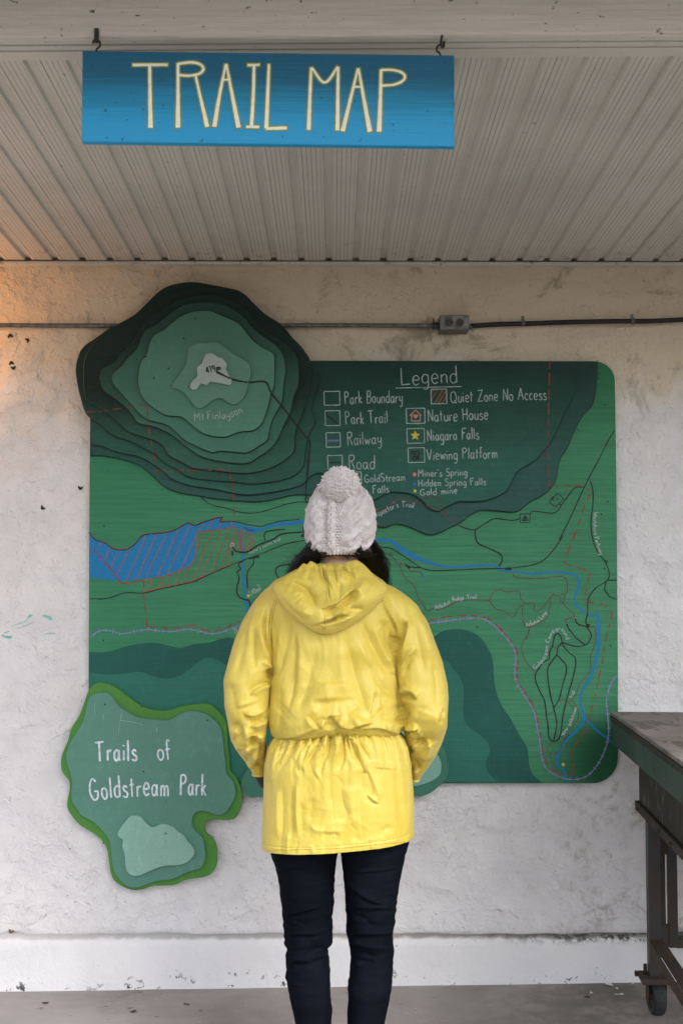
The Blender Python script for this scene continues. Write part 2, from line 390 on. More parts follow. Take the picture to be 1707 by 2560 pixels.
# wall lamp just left of the frame: the warm glow on the left of plaster and ceiling
lm = empty('wall_lamp', (-1.50, 0, 2.34), label='lit bulkhead lamp on the plaster just left of the frame', cat='lamp')
metal_dark = flat('dark_metal', (.06, .06, .06), .5, .5, .6)
MB().tube([(-1.50, .0, 2.34), (-1.50, -.03, 2.34)], .055, 24).build('backplate', metal_dark, lm, True)
gm = M('lamp_glass', .3, .5); gm.col((.9, .6, .3)); gm.b.inputs['Emission Color'].default_value = (1, .42, .12, 1); gm.b.inputs['Emission Strength'].default_value = 12
MB().tube([(-1.50, -.03, 2.34), (-1.50, -.05, 2.34), (-1.50, -.08, 2.34), (-1.50, -.10, 2.34), (-1.50, -.106, 2.34)], [.045, .047, .04, .022, .002], 24).build('lamp_glass', gm.m, lm, True)
pl = bpy.data.lights.new('lamp_bulb', 'POINT'); pl.energy = 1.8; pl.color = (1, .43, .13); pl.shadow_soft_size = .05
po = bpy.data.objects.new('lamp_bulb', pl); COL.objects.link(po); po.parent = lm; po.location = (0, -.17, 0)

# ---- conduit, socket box, cable
galv = M('galvanised_steel', .42, .5, .75); a = galv.noise((1, 1, 1), sc=40, det=5); galv.col(galv.mix(galv.ramp(a, .35, .7), (.20, .19, .185), (.09, .085, .08))); galv.bump(a, .0008)
galv = galv.m
rub = flat('black_rubber', (.012, .012, .013), .55)
Yc = -.016
P0 = onY(-700, 811, Yc); P1 = onY(1100, 815, Yc)
cd = MB().tube([P0 + (P1-P0)*t_ + np.array([0, 0, .0015*math.sin(t_*9)]) for t_ in np.linspace(0, 1, 40)], .0078, 14)
cd.build('conduit', galv, None, True, label='grey steel conduit running along the wall behind the mountain relief', cat='conduit')
bx = empty('socket_box', onY(1136, 810, 0), label='grey metal double socket box on the wall above the legend', cat='electrical box')
A = onY(1099, 826, -.062); B = onY(1172, 787, -.062)
MB().bbox((A[0], -.060, A[2]), (B[0], .02, B[2]), .003).build('box_body', galv, bx)
MB().bbox((A[0]+.002, -.0635, A[2]+.002), (B[0]-.002, -.0602, B[2]-.002), .001).build('cover_plate', galv, bx)
dark = flat('dark_slot', (.01, .01, .01), .7)
sockm = flat('socket_face', (.055, .05, .048), .55)
cz = (A[2]+B[2])/2
for sx_ in (1122, 1149):
    c = onY(sx_, 806, -.064)
    fm = MB(); fm.tube([(c[0], -.0635, cz), (c[0], -.0665, cz)], .0145, 20)
    s_ = fm.build('socket', sockm, bx)
    sl_ = MB()
    for dx_, dz_, w_, h_ in ((-.005, .005, .0018, .005), (-.005, -.0045, .0018, .004)):
        sl_.box((c[0]+dx_-h_/2-.001, -.0673, cz+dz_-w_/2), (c[0]+dx_+h_/2, -.0668, cz+dz_+w_/2))
    sl_.tube([(c[0]+.0065, -.0668, cz), (c[0]+.0065, -.0673, cz)], .0024, 10)
    sl_.build('slot', dark, s_)
MB().tube([((A[0]+B[0])/2, -.0635, cz), ((A[0]+B[0])/2, -.066, cz)], .0028, 10).build('screw', galv, bx)
MB().tube([(A[0]-.022, Yc, P1[2]), (A[0]-.014, Yc, P1[2])], .0115, 12).tube([(A[0]-.014, Yc, P1[2]), (A[0]+.004, Yc, P1[2])], .0135, 6).tube([(A[0]-.018, Yc-.004, P1[2]+.008), (A[0]-.018, Yc-.004, P1[2]+.027)], .0028, 6).build('connector', metal_dark, bx)
MB().tube([(B[0]-.004, Yc, P1[2]-.003), (B[0]+.014, Yc, P1[2]-.003)], .0095, 10).build('connector', galv, bx)
cp = [onY(px_, py_, -.016) for px_, py_ in ((1176, 815), (1240, 811), (1320, 809), (1400, 806), (1480, 804), (1560, 803), (1620, 803), (1707, 799), (1900, 790), (2400, 792))]
cb = MB().tube(cr(cp, 8), .0088, 12).build('cable', rub, None, True, label='thick black cable from the socket box to the right edge', cat='cable')
for px_, py_, tag_ in ((1307, 808, 'nearer the socket box'), (1580, 803, 'near the right edge of the photo')):
    c = onY(px_, py_, -.016); cl = MB()
    an = np.linspace(-.15, 1.0, 10)*math.pi
    arc = [(c[0], c[1]-math.sin(t_)*.0115, c[2]-math.cos(t_)*.0115) for t_ in an]
    vs = []; 
    for p in arc: vs += [(p[0]-.0052, p[1], p[2]), (p[0]+.0052, p[1], p[2])]
    top = arc[-1]
    vs += [(top[0]-.0052, -.006, top[2]+.001), (top[0]+.0052, -.006, top[2]+.001), (top[0]-.0052, -.006, top[2]+.016), (top[0]+.0052, -.006, top[2]+.016)]
    cl.add(vs, [(2*i, 2*i+1, 2*i+3, 2*i+2) for i in range(len(vs)//2-1)])
    cl.tube([(top[0], -.004, top[2]+.009), (top[0], -.0095, top[2]+.009)], .003, 8)
    cl.build('cable_clip', galv, None, label='small steel clip holding the black cable, ' + tag_, cat='clip', group='clips on the black cable')

# ---- moths resting on the plaster
mothm = flat('moth_wing', (.03, .024, .02), .8, var=.4, sc=200)
mothb = flat('pale_moth_wing', (.16, .10, .075), .8, var=.3, sc=200)
moths = [(23, 837, 10, 'upper left dark moth on the plaster just below the conduit'), (66, 848, -55, 'dark moth below the conduit, right of another moth'),
         (27, 906, 5, 'upper moth of the close pair at the left edge'), (32, 918, 190, 'lower moth of the close pair at the left edge'),
         (199, 1219, 170, 'small dark moth on the plaster closest to the map board'), (105, 1269, 140, 'dark moth on the bare plaster well below the pair, left of the board')]
for px_, py_, rot, lab in moths + [(28, 2329, 165, 'brown moth resting just above the plinth ledge at far left')]:
    c = onY(px_, py_, -.008); yb = float(wall_y(c[0], c[2]))
    if py_ > 2000: yb = min(yb, -.004)
    e = empty('moth', (c[0], yb, c[2]), label=lab, cat='moth', group='moths on the wall')
    r = math.radians(rot); mt = mothb if py_ > 2000 else mothm
    def pt(u, v_, d): return (c[0]+(u*math.cos(r)-v_*math.sin(r)), yb-d, c[2]+(u*math.sin(r)+v_*math.cos(r)))
    for s_ in (-1, 1):
        w_ = [pt(0, .007, .002), pt(s_*.004, .006, .003), pt(s_*.0095, -.002, .002), pt(s_*.0085, -.0062, .0013), pt(s_*.004, -.0052, .002), pt(0, -.001, .0035)]
        w2 = [(a_[0], yb-.0002, a_[2]) for a_ in w_]
        MB().add(w_+w2, [(0,1,2,3,4,5)] + [(i, (i+1) % 6, 6+(i+1) % 6, 6+i) for i in range(6)]).build('wing', mt, e)
    MB().tube([pt(0, .0075, .003), pt(0, .002, .004), pt(0, -.004, .003)], [.0008, .0016, .0008], 6).build('moth_body', mt, e)
# ================================================================== PAINTED MAP BOARD
A_ = (150, 680, .4464); B_ = (540, 1150, .3827); C_ = (780, 880, .3954); D_ = (200, 1200, .3508)
E_ = (1150, 750, .3552); G_ = (900, 1200, .4209); F_ = (1050, 1500, .3508); H_ = (130, 1680, .3508); I_ = (540, 1600, .3827)
def pip(poly, p):
    x, y = p[:,0], p[:,1]; ins = np.zeros(len(p), bool); a = poly; b = np.roll(poly, -1, 0)
    for (x1, y1), (x2, y2) in zip(a, b):
        if y1 == y2: continue
        c = ((y1 > y) != (y2 > y)) & (x < (x2-x1)*(y-y1)/(y2-y1)+x1); ins ^= c
    return ins
def slab(name, poly, Yf, th, mat, parent, ch=.0014, side=None, **k):
    """a sawn board: outline in photo pixels, front face at depth Yf, real thickness and an eased edge"""
    poly = np.asarray(poly, float); kp = [0]
    for i in range(1, len(poly)):
        if np.linalg.norm(poly[i]-poly[kp[-1]]) > 1.6 and (i < len(poly)-1 or np.linalg.norm(poly[i]-poly[0]) > 1.6): kp.append(i)
    poly = poly[kp]; w = onY(poly[:,0], poly[:,1], Yf); n = len(w); p = w[:, [0, 2]]
    area = .5*np.sum(p[:,0]*np.roll(p[:,1], -1) - np.roll(p[:,0], -1)*p[:,1])
    if area < 0: w = w[::-1]; p = p[::-1]
    t = np.roll(p, -1, 0) - np.roll(p, 1, 0); t /= np.linalg.norm(t, axis=1)[:, None]+1e-9
    nin = np.stack([-t[:,1], t[:,0]], 1)
    inn = p + nin*ch; inn = .5*inn + .25*(np.roll(inn, 1, 0)+np.roll(inn, -1, 0)) if name != 'base_sheet' else inn
    v = [(a, Yf+th, b) for a, b in p] + [(a, Yf+ch, b) for a, b in p] + [(a, Yf, b) for a, b in inn]
    f = [(i, (i+1) % n, n+(i+1) % n, n+i) for i in range(n)] + [(n+i, n+(i+1) % n, 2*n+(i+1) % n, 2*n+i) for i in range(n)]
    f.append(list(range(2*n, 3*n)))
    o = mesh(name, v, f, mat, parent, **k)
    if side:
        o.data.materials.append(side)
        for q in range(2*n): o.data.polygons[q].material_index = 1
    return o
def dense(poly, n=5): return cr(poly, n, True)
board = empty('trail_map_board', (0.1, -.02, 1.4), label='big green painted wooden trail map with layered contour relief and legend', cat='map board')
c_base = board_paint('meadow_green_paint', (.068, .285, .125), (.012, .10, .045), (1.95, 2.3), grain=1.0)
# darker sprayed coat in the lower right corner of the board
mm = M('meadow_green_paint_right', .5, .18)
def base_mat():
    m = mm; st = m.noise((.35, 1, 9), sc=14, det=6, rough=.65); cl = m.noise((1, 1, 1.6), sc=3.2, det=3); fine = m.noise((.5, 1, 12), sc=60, det=3)
    c = (.058, .248, .130)
    k = m.mix(m.ramp(st, .3, .7), tuple(x*.82 for x in c), tuple(x*1.12 for x in c))
    k = m.mix(m.ramp(cl, .3, .75, 0, .35), k, tuple(x*.7 for x in c))
    x = m.comp(0); z = m.comp(2)
    q = onY(1560, 1900, 0.)
    d = m.math('SQRT', m.math('ADD', m.math('POWER', m.math('MULTIPLY', m.math('SUBTRACT', x, float(q[0])), 1.0), 2), m.math('POWER', m.math('MULTIPLY', m.math('SUBTRACT', z, float(q[2])), 1.25), 2)))
    k = m.mix(m.ramp(m.math('ADD', d, m.math('MULTIPLY', cl, .08)), .36, .14), k, (.012, .085, .035))
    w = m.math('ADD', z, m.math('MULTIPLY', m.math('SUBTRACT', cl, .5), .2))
    k = m.mix(m.ramp(w, 1.93, 2.2, 0, .75), k, (.012, .13, .05))  # top of the sheet darkened: eave shade painted into the green
    # the sheet's left third is a slightly deeper green
    k = m.mix(m.ramp(x, -.25, -.75, 0, .45), k, (.026, .19, .098))
    k = m.mix(m.ramp(m.noise(sc=130, det=1), .74, .78, 0, .5), k, (.02, .03, .025))
    m.col(k); m.bump(st, .004, .8); m.bump(fine, .0012, .7); return m.m
base_mat()
edge_shade = flat('edge_shadow_paint', (.010, .026, .020), .6)  # near-black sides and chamfers paint in the shadow lines under the sheets
LAY = []       # (polygon in px, Y of the front face) bottom to top
def layer(name, poly, th, mat, parent=board, base=None, n=4, **k):
    poly = dense(poly, n) if n > 1 else np.asarray(poly, float)
    Yf = (base if base is not None else LAYTOP[0]) - th
    LAYTOP[0] = Yf
    slab(name, poly, Yf, th+.0004, mat, parent, **k); LAY.append((poly, Yf)); return Yf
LAYTOP = [0.0]
# base sheet outline: left edge, bottom, rounded right corners, top
def arc(cx, cy, r, a0, a1, n=10): return [(cx+r*math.cos(a), cy+r*math.sin(a)) for a in np.linspace(math.radians(a0), math.radians(a1), n)]
bp = [(226, 960)] + [(224, 1300), (222, 1700), (223, 1955)] + [(1000, 1958)] + arc(1481, 1895, 63, 90, 0) + [(1544, 1700), (1541, 1300), (1537, 1000)] + arc(1486, 953, 50, 0, -90) + [(1100, 902), (226, 900)]
def edges(poly, step=25):
    o = []; p = np.array(poly, float)
    for i in range(len(p)):
        a, b = p[i], p[(i+1) % len(p)]; m = max(1, int(np.linalg.norm(b-a)/step))
        for t in range(m): o.append(a+(b-a)*t/m)
    return np.array(o)
BASE = edges(bp)
layer('base_sheet', BASE, .018, mm.m, base=-.002, n=1)
TY = LAYTOP[0]
# joint between the two plywood sheets, showing on the right
j0 = onY(1420, 1110, TY); j1 = onY(1539, 1110, TY)
MB().box((j0[0], TY-.0006, j0[2]), (j1[0]-.001, TY+.002, j0[2]+.0012)).build('sheet_joint', flat('joint_shadow_paint', (.03, .14, .06)), board)
m_slate = board_paint('slate_green_paint', (.032, .105, .088), (.012, .036, .032), (1.85, 2.3))  # slate and legend sheets darken upward: eave shade painted in
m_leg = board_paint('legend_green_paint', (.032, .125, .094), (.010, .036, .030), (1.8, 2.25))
slateP = [X([(968,436),(962,560),(955,640),(930,740),(860,820),(800,930),(760,1030),(700,1130),(680,1240),(650,1310),(590,1370),(490,1425),(420,1480),(370,1495),(250,1485),(150,1480),(80,1510),(0,1570)], E_),
          X([(520,290),(490,308),(430,328),(400,326),(350,305),(270,272),(200,263),(90,277)], G_),
          X([(630,235),(600,230),(500,230),(400,255),(250,275),(0,255)], B_),
          X([(850,115),(720,95),(620,60),(550,0)], D_), X([(500,1125),(450,1085),(400,1065),(330,1045),(240,1030),(172,1030)], A_)]
sl_curve = cr(np.vstack(slateP), 4)
slate = np.vstack([sl_curve, [(226, 903), (900, 903), (1400, 903), (1480, 903)]])
layer('contour_sheet', edges(slate, 60), .014, m_slate, n=1, side=edge_shade, ch=.0026)
legP = [X([(795,427),(805,490),(810,540),(808,620),(790,700),(740,780),(690,900),(640,1000),(590,1060),(530,1130),(430,1190),(390,1230),(350,1310),(310,1360),(180,1415),(0,1420)], E_),
        X([(930,945),(850,980),(800,1010),(740,990),(690,940),(640,905),(560,890),(480,890),(430,920),(370,940)], C_),
        [(880,1248),(845,1215),(810,1185)], X([(640,95),(595,130),(560,165),(480,190),(350,215),(180,230),(0,195)], B_),
        X([(800,45),(660,0)], D_), X([(580,1120),(530,1085),(490,1060),(440,1035),(360,1020),(290,1000),(230,975),(172,970)], A_)]
leg_curve = cr(np.vstack(legP), 4)
leg = np.vstack([leg_curve, [(226.5, 903.5), (800, 903.5), (1300, 903.5), (1431, 903.5)]])
layer('contour_sheet', edges(leg, 60), .014, m_leg, n=1, side=edge_shade, ch=.0030)
# dark lower hills
hill = board_paint('deep_hill_paint', (.016, .105, .085), rough=.5, grain=.6)
hill2 = board_paint('mid_hill_paint', (.030, .160, .122), rough=.5, grain=.6)
h1 = np.vstack([cr(np.vstack([X([(66,1228),(190,1228),(300,1195),(420,1168),(540,1162),(640,1185),(720,1197),(800,1175),(920,1160),(1000,1135),(1060,1125),(1110,1140)], D_),
      [(640,1625),(760,1690),(900,1680),(1040,1610)], X([(95,265),(160,225),(250,208),(340,220),(420,260),(480,340),(515,430),(530,600),(570,730),(640,840),(700,950),(755,1040),(770,1100),(775,1170),(800,1240),(870,1303)], F_)]), 4), [(1000,1957),(600,1957),(224,1954)]])
Yh = LAY[0][1]; LAYTOP[0] = Yh
layer('hill_sheet', edges(h1, 60), .003, hill, n=1)
h2 = np.vstack([cr(np.vstack([X([(66,1375),(180,1385),(300,1382),(420,1365),(500,1390),(600,1415),(700,1400),(780,1350),(850,1290),(920,1265),(1000,1290),(1060,1335)], D_),
      [(700,1760),(900,1740),(1010,1650)], X([(160,425),(240,500),(290,570),(310,650),(305,800),(330,890),(420,960),(480,1020),(495,1080),(470,1150),(480,1220),(550,1300)], F_)]), 4), [(1000,1956),(600,1956),(224,1953)]])
layer('hill_sheet', edges(h2, 60), .002, hill2, n=1)
YL = LAYTOP[0]
lob = np.vstack([X([(165,940),(178,890),(215,840)], I_), [(700,1860),(800,1800),(950,1790),(1060,1810)], X([(1440,620),(1475,690),(1505,760),(1518,830),(1505,900),(1450,960),(1390,1005),(1330,1022),(1285,1020)], I_), [(950,2000),(850,2010),(740,2005)], X([(310,1025),(230,1030),(185,1000)], I_)])
layer('lobe_sheet', lob, .012, board_paint('lobe_green_paint', (.055, .19, .135), grain=.3), base=YL)
lob2 = np.vstack([[(1000,1800),(1050,1835)], X([(1400,690),(1440,740),(1468,800),(1465,870),(1440,900),(1380,935),(1280,957)], I_), [(960,1960),(880,1900),(920,1820)]])
layer('lobe_sheet', lob2, .010, board_paint('pale_lobe_paint', (.20, .40, .33), grain=.2))
# mountain contours
cols = [((.026, .098, .070), (.011, .030, .024)), ((.036, .125, .088), (.009, .023, .019)), ((.050, .160, .112), (.011, .030, .024)), ((.064, .190, .138), (.020, .060, .046)),
        ((.090, .230, .168), (.055, .15, .105)), ((.118, .26, .19), None), ((.36, .44, .40), None)]
M1 = np.vstack([X([(740,55),(800,62),(870,75),(990,100),(1040,130),(1090,180),(1150,235),(1240,295),(1320,390),(1390,470),(1410,530),(1445,590),(1430,680),(1410,760),(1430,840),(1400,900),(1385,950),(1375,1000),(1370,1060)], A_),
     X([(560,60),(500,110),(400,140),(230,158),(120,145),(0,138)], B_), X([(720,1150),(660,1110),(580,1070),(540,1025),(470,990),(400,950),(300,920),(230,860),(165,815),(135,770),(115,700),(100,640),(88,550),(100,480),(130,420),(200,370),(270,320),(400,250),(470,190),(540,120),(600,80),(680,60)], A_)])
M2 = X([(780,90),(900,90),(985,98),(1040,130),(1080,180),(1130,235),(1190,280),(1250,325),(1320,385),(1375,450),(1400,530),(1403,600),(1390,680),(1365,760),(1350,820),(1325,870),(1315,940),(1315,1000),(1280,1040),(1220,1080),(1150,1110),(1060,1128),(960,1125),(840,1110),(740,1100),(680,1065),(610,1030),(580,980),(540,950),(470,925),(390,900),(330,850),(270,795),(200,755),(150,725),(135,670),(130,560),(140,480),(180,410),(240,350),(350,295),(450,245),(520,190),(590,135),(680,100)], A_)
M3 = X([(820,128),(880,128),(930,145),(990,170),(1050,215),(1085,260),(1130,310),(1190,345),(1250,390),(1310,445),(1335,500),(1340,560),(1335,640),(1310,700),(1298,770),(1270,830),(1245,880),(1215,950),(1170,1000),(1110,1040),(1060,1070),(1000,1075),(940,1068),(860,1055),(780,1030),(700,975),(640,925),(590,895),(520,865),(440,850),(410,810),(370,760),(300,705),(245,665),(225,610),(225,570),(245,535),(310,500),(345,450),(400,400),(440,345),(470,290),(530,235),(620,180),(700,140)], A_)
M4 = X([(790,168),(860,168),(930,185),(985,215),(1035,255),(1070,300),(1120,345),(1180,385),(1230,430),(1260,490),(1265,560),(1255,620),(1250,700),(1235,750),(1205,800),(1180,860),(1170,910),(1160,945),(1110,980),(1060,1010),(1010,1013),(900,1003),(860,1013),(820,1002),(760,975),(700,945),(650,900),(610,865),(570,848),(500,832),(450,800),(400,745),(350,690),(300,630),(290,590),(305,560),(350,520),(375,485),(430,430),(455,370),(480,325),(540,290),(600,245),(660,200),(720,175)], A_)
M5 = X([(800,215),(850,218),(900,240),(960,265),(1000,285),(1035,325),(1085,385),(1140,425),(1190,450),(1203,480),(1203,560),(1200,640),(1180,690),(1170,740),(1155,790),(1130,850),(1085,888),(1030,893),(980,905),(940,922),(890,925),(820,912),(780,892),(740,860),(700,825),(670,810),(600,805),(550,780),(500,745),(460,700),(440,640),(438,590),(445,530),(460,490),(490,450),(500,400),(530,350),(580,325),(630,280),(680,245),(740,220)], A_)
M6 = X([(830,395),(880,393),(930,425),(975,462),(1020,485),(1055,512),(1070,545),(1068,580),(1055,620),(1048,655),(1030,700),(1000,733),(970,741),(940,730),(910,710),(885,707),(850,722),(815,750),(785,763),(760,755),(735,725),(710,690),(690,672),(660,655),(632,650),(628,635),(640,612),(665,580),(690,545),(708,510),(715,465),(720,425),(745,407),(790,397)], A_)
M7 = X([(835,455),(860,458),(885,476),(905,480),(930,505),(934,520),(930,545),(945,575),(962,605),(955,628),(935,630),(900,622),(850,615),(835,618),(825,632),(805,628),(790,625),(775,640),(765,655),(745,658),(732,650),(730,632),(745,605),(768,585),(770,560),(768,540),(775,525),(795,510),(803,490),(815,465)], A_)
LAYTOP[0] = LAY[2][1]
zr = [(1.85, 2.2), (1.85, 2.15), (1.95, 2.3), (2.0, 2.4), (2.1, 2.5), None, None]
for i, P_ in enumerate((M1, M2, M3, M4, M5, M6, M7)):
    layer('contour_sheet', P_, .0145, side=edge_shade if i < 5 else None, ch=(.0026, .0026, .0026, .0022, .0018, .0012, .0012)[i], mat=board_paint('contour_paint', cols[i][0], cols[i][1], zr[i], rough=.5, grain=.8 if i < 3 else .35))
# sawn offset pieces behind the mountain so the overhang outside the sheet is carried
MB().box((onY(340, 800, 0)[0], LAY[2][1]+.0002, onY(0, 900, 0)[2]), (onY(640, 800, 0)[0], -.002, onY(0, 830, 0)[2])).build('mount_batten', hill, board)

# ---- painted lines laid on whatever sheet is uppermost below them
def topY(p):
    Y = np.full(len(p), LAY[0][1])
    for poly, y in LAY: Y[pip(poly, p)] = y
    return Y
class Paint:
    def __init__(s, name, col, lift, rough=.5, parent=board, Yfix=None, var=.22, **k):
        s.mb = MB(); s.name = name; s.mat = flat('paint_'+name, col, rough, .3, var=var, bump=.0004, sc=90); s.lift = lift; s.parent = parent; s.Y = Yfix; s.k = k; s.P = []; s.n = 0; s.hold = False
    def piece(s):
        if s.mb.f: s.P.append(s.mb); s.mb = MB()
    def strip(s, p):                     # p: (n,3) photo px, px, width px
        if len(p) < 2: return
        t = np.gradient(p[:, :2], axis=0); t /= np.linalg.norm(t, axis=1)[:, None]+1e-9
        nrm = np.stack([-t[:,1], t[:,0]], 1)*p[:, 2:3]/2
        Y = (topY(p[:, :2]) if s.Y is None else np.full(len(p), s.Y)) - s.lift; s.n += 1; Y -= .000004*(s.n % 60)
        L = onY(p[:,0]+nrm[:,0], p[:,1]+nrm[:,1], Y); R = onY(p[:,0]-nrm[:,0], p[:,1]-nrm[:,1], Y)
        brk = [0] + [i+1 for i in range(len(p)-1) if abs(Y[i+1]-Y[i]) > 1e-5] + [len(p)]
        for a, b in zip(brk[:-1], brk[1:]):
            if b-a < 2: continue
            m_ = b-a; s.mb.add(np.vstack([L[a:b], R[a:b]]), [(i, i+1, m_+i+1, m_+i) for i in range(m_-1)])
    def line(s, pts, frame=None, w=6., smooth=True, dash=None, wob=.12):
        if not s.hold: s.piece()
        p = np.array(pts, float)
        if p.shape[1] == 2: p = np.hstack([p, np.full((len(p), 1), w)])
        if frame: p = X(p, frame)
        if smooth and len(p) > 2: p = cr(p, 8)
        d = np.r_[0, np.cumsum(np.linalg.norm(np.diff(p[:, :2], axis=0), axis=1))]
        m_ = max(3, int(d[-1]/2.2)); dd = np.linspace(0, d[-1], m_)
        q = np.stack([np.interp(dd, d, p[:, i]) for i in range(3)], 1)
        q[:,2] *= 1 + wob*np.interp(dd, np.linspace(0, d[-1], max(3, int(d[-1]/14))), rng.standard_normal(max(3, int(d[-1]/14))))
        if len(q) > 6: q[0,2] *= .6; q[-1,2] *= .6
        if dash is None: s.strip(q)
        else:
            on, off = dash; a = 0
            while a < d[-1]:
                on_ = on*(1+.2*rng.standard_normal()); k_ = (dd >= a) & (dd <= a+on_); s.strip(q[k_]); a += on_ + off*(1+.2*rng.random())
        return s
    def fill(s, poly):                   # flat filled shape
        if not s.hold: s.piece()
        poly = np.asarray(poly); Y = (np.full(len(poly), np.median(topY(poly))) if s.Y is None else np.full(len(poly), s.Y)) - s.lift
        w = onY(poly[:,0], poly[:,1], Y); p = w[:, [0, 2]]
        ar = np.sum(p[:,0]*np.roll(p[:,1], -1)-np.roll(p[:,0], -1)*p[:,1])
        if ar < 0: w = w[::-1]
        s.mb.add(w, [list(range(len(w)))]); return s
    def done(s):
        s.piece()
        for q in s.P: o = q.build(s.name, s.mat, s.parent, **s.k)
        return o
BLK = (.012, .014, .014)
blue = Paint('river', (.002, .165, .39), .0004, .4, var=.07)
lake = X([(62,372),(110,425),(180,450),(240,490),(300,500),(350,490),(400,450),(450,395),(560,380),(640,370),(700,345),(770,308),(820,325),(870,305),(950,280),(1015,268),(1000,280),(985,290),(1010,298),(1090,300),(1120,315),(1220,335),(1290,345),(1340,320),(1400,305),(1450,295),(1500,300),(1568,285),(1700,280),(1700,315),(1568,315),(1480,325),(1400,330),(1350,340),(1290,365),(1240,380),(1200,378),(1140,350),(1100,335),(1060,345),(1000,355),(880,358),(845,375),(830,410),(828,540),(790,610),(720,645),(620,680),(450,705),(340,718),(220,715),(66,695)], D_)
lake[:,0] = np.maximum(lake[:,0], 224.5)
blue.fill(lake)
blue.line([(880,1352,10),(900,1345,9)]); 
blue.line([(20,350,14),(70,355,18),(180,362,20),(230,400,28),(290,440,30),(360,470,23),(440,500,17),(530,515,13),(680,510,13),(790,505,13),(830,535,11),(920,545,9),(1040,558,12),(1100,547,12),(1220,550,12),(1275,565,13),(1298,600,15),(1285,660,13),(1270,710,11),(1290,750,11),(1340,795,11),(1375,808,11),(1405,800,13),(1413,840,15),(1418,945,15)], G_, wob=.05)
blue.line([(1265,150,20),(1268,200,22),(1270,300,22),(1250,430,19),(1215,540,18),(1180,600,15),(1140,680,14),(1140,740,14),(1160,820,16),(1155,880,15),(1110,930,16),(1050,990,16),(1000,1060,16),(975,1130,18),(975,1185,16),(1010,1200,16),(1030,1240,18),(1045,1300,22)], F_, wob=.05)
blue.line([(1160,840),(1200,870),(1260,930),(1350,1000),(1400,1045)], F_, 15, wob=.05)
blue.line([(1138,350,17),(1150,450,18),(1165,560,18),(1160,640,18),(1170,760,18),(1180,860,18),(1200,950,16),(1215,1000,14)], D_, wob=.05)
blue.fill(np.array(arc(*X([(370,571)], G_)[0], 3.4, 0, 340, 9)))
blue.done()
red = Paint('boundary_line', (.27, .026, .020), .0010); RD = (24, 8)
for L_, fr in (([(455,715),(455,800),(470,950),(478,1045)], D_), ([(478,1045),(560,1052),(680,1055),(800,1035),(850,1048),(890,1070),(960,1075),(1040,1050),(1180,990)], D_),
               ([(1085,0),(1095,150),(1100,290)], D_), ([(145,784),(230,780),(330,765),(440,748),(490,750)], A_), ([(492,752),(495,850),(515,960),(530,1040),(538,1108)], A_), ([(540,1110),(700,1110),(950,1108)], A_), ([(950,1108),(958,1165)], A_),
               ([(405,835),(500,815),(600,805),(700,808),(770,830),(830,880),(880,945)], G_),
               ([(560,200),(640,290),(690,370),(695,450),(690,560),(740,650),(800,740),(830,820),(850,920),(870,1050),(890,1140),(930,1200),(1000,1245),(1050,1245),(1095,1235)], F_),
               ([(1095,1235),(1088,1170),(1070,1120),(1090,1050),(1150,970),(1190,900),(1210,820),(1240,700),(1270,560),(1300,420),(1320,280),(1345,180),(1365,100),(1340,55),(1300,35),(1240,20),(1165,15)], F_),
               ([(628,435),(618,900),(618,1180),(622,1305)], E_), ([(622,1305),(700,1307),(850,1310),(915,1345)], E_), ([(912,1365),(870,1460),(830,1580),(795,1689)], E_),
               ([(1275,310),(1210,495)], G_), ([(1210,495),(1290,520),(1360,545)], G_), ([(1362,548),(1345,640),(1322,720)], G_)):
    red.line(L_, fr, 2.6/fr[2], dash=RD)
red.line([(82,480),(150,555),(250,670),(290,730),(340,738),(400,722),(455,714)], D_, 7)
red.line([(70,372),(110,420),(180,445),(240,485),(300,495),(350,485),(400,445),(450,390),(560,375),(640,365),(700,340),(770,302),(815,320),(870,298),(950,272),(1020,262),(1025,275),(1000,290),(1100,293)], D_, 4, dash=(30, 4))
red.done()
hatch = Paint('quiet_zone_hatch', (.28, .075, .045), .0007)
def hatching(poly, spacing, slope=(-.46, 1), w=2.2, col=hatch):
    poly = np.asarray(poly); lo = poly.min(0); hi = poly.max(0); d = np.array(slope, float); d /= np.linalg.norm(d); c = (lo+hi)/2; nrm = np.array([-d[1], d[0]]); R_ = np.linalg.norm(hi-lo)
    for o in np.arange(-R_/2, R_/2, spacing):
        q = c + nrm*(o+rng.normal()*.8) + np.outer(np.linspace(-R_/2, R_/2, 160), d + nrm*rng.normal()*.02); k_ = pip(poly, q)
        i = 0
        while i < 160:
            if k_[i]:
                j = i
                while j < 160 and k_[j]: j += 1
                if j-i > 3: col.line(q[i:j], None, w, smooth=False)
                i = j
            i += 1
lakeh = X([(90,440),(110,425),(180,450),(240,490),(300,500),(350,490),(400,450),(450,395),(560,380),(640,370),(700,345),(770,308),(820,325),(870,305),(950,280),(1000,285),(1090,300),(1110,330),(1060,345),(1000,355),(880,358),(845,375),(830,410),(828,540),(790,610),(720,645),(620,680),(450,705),(340,718),(290,725),(250,665),(150,550)], D_)
quiet = X([(455,715),(620,680),(720,645),(790,610),(828,540),(830,400),(850,370),(1000,355),(1100,335),(1130,380),(1145,490),(1115,490),(1080,420),(1060,450),(1075,600),(950,655),(800,720),(620,755),(455,800)], D_)
hatching(lakeh, 23, w=1.9); hatching(quiet, 18, (-.4, 1)); q2 = X([(1140,350),(1190,375),(1230,390),(1235,440),(1210,490),(1150,500)], D_); hatching(q2, 9, (-1, 1.3), 1.8)
for p_ in (quiet, q2): hatch.line(np.vstack([p_, p_[:1]]), None, 2.2, smooth=False)
hatching(X([(751,239),(848,236),(848,326),(751,326)], C_), 9, (-.6, 1), 2.4)
hatch.done()
road = Paint('road_line', BLK, .0013)
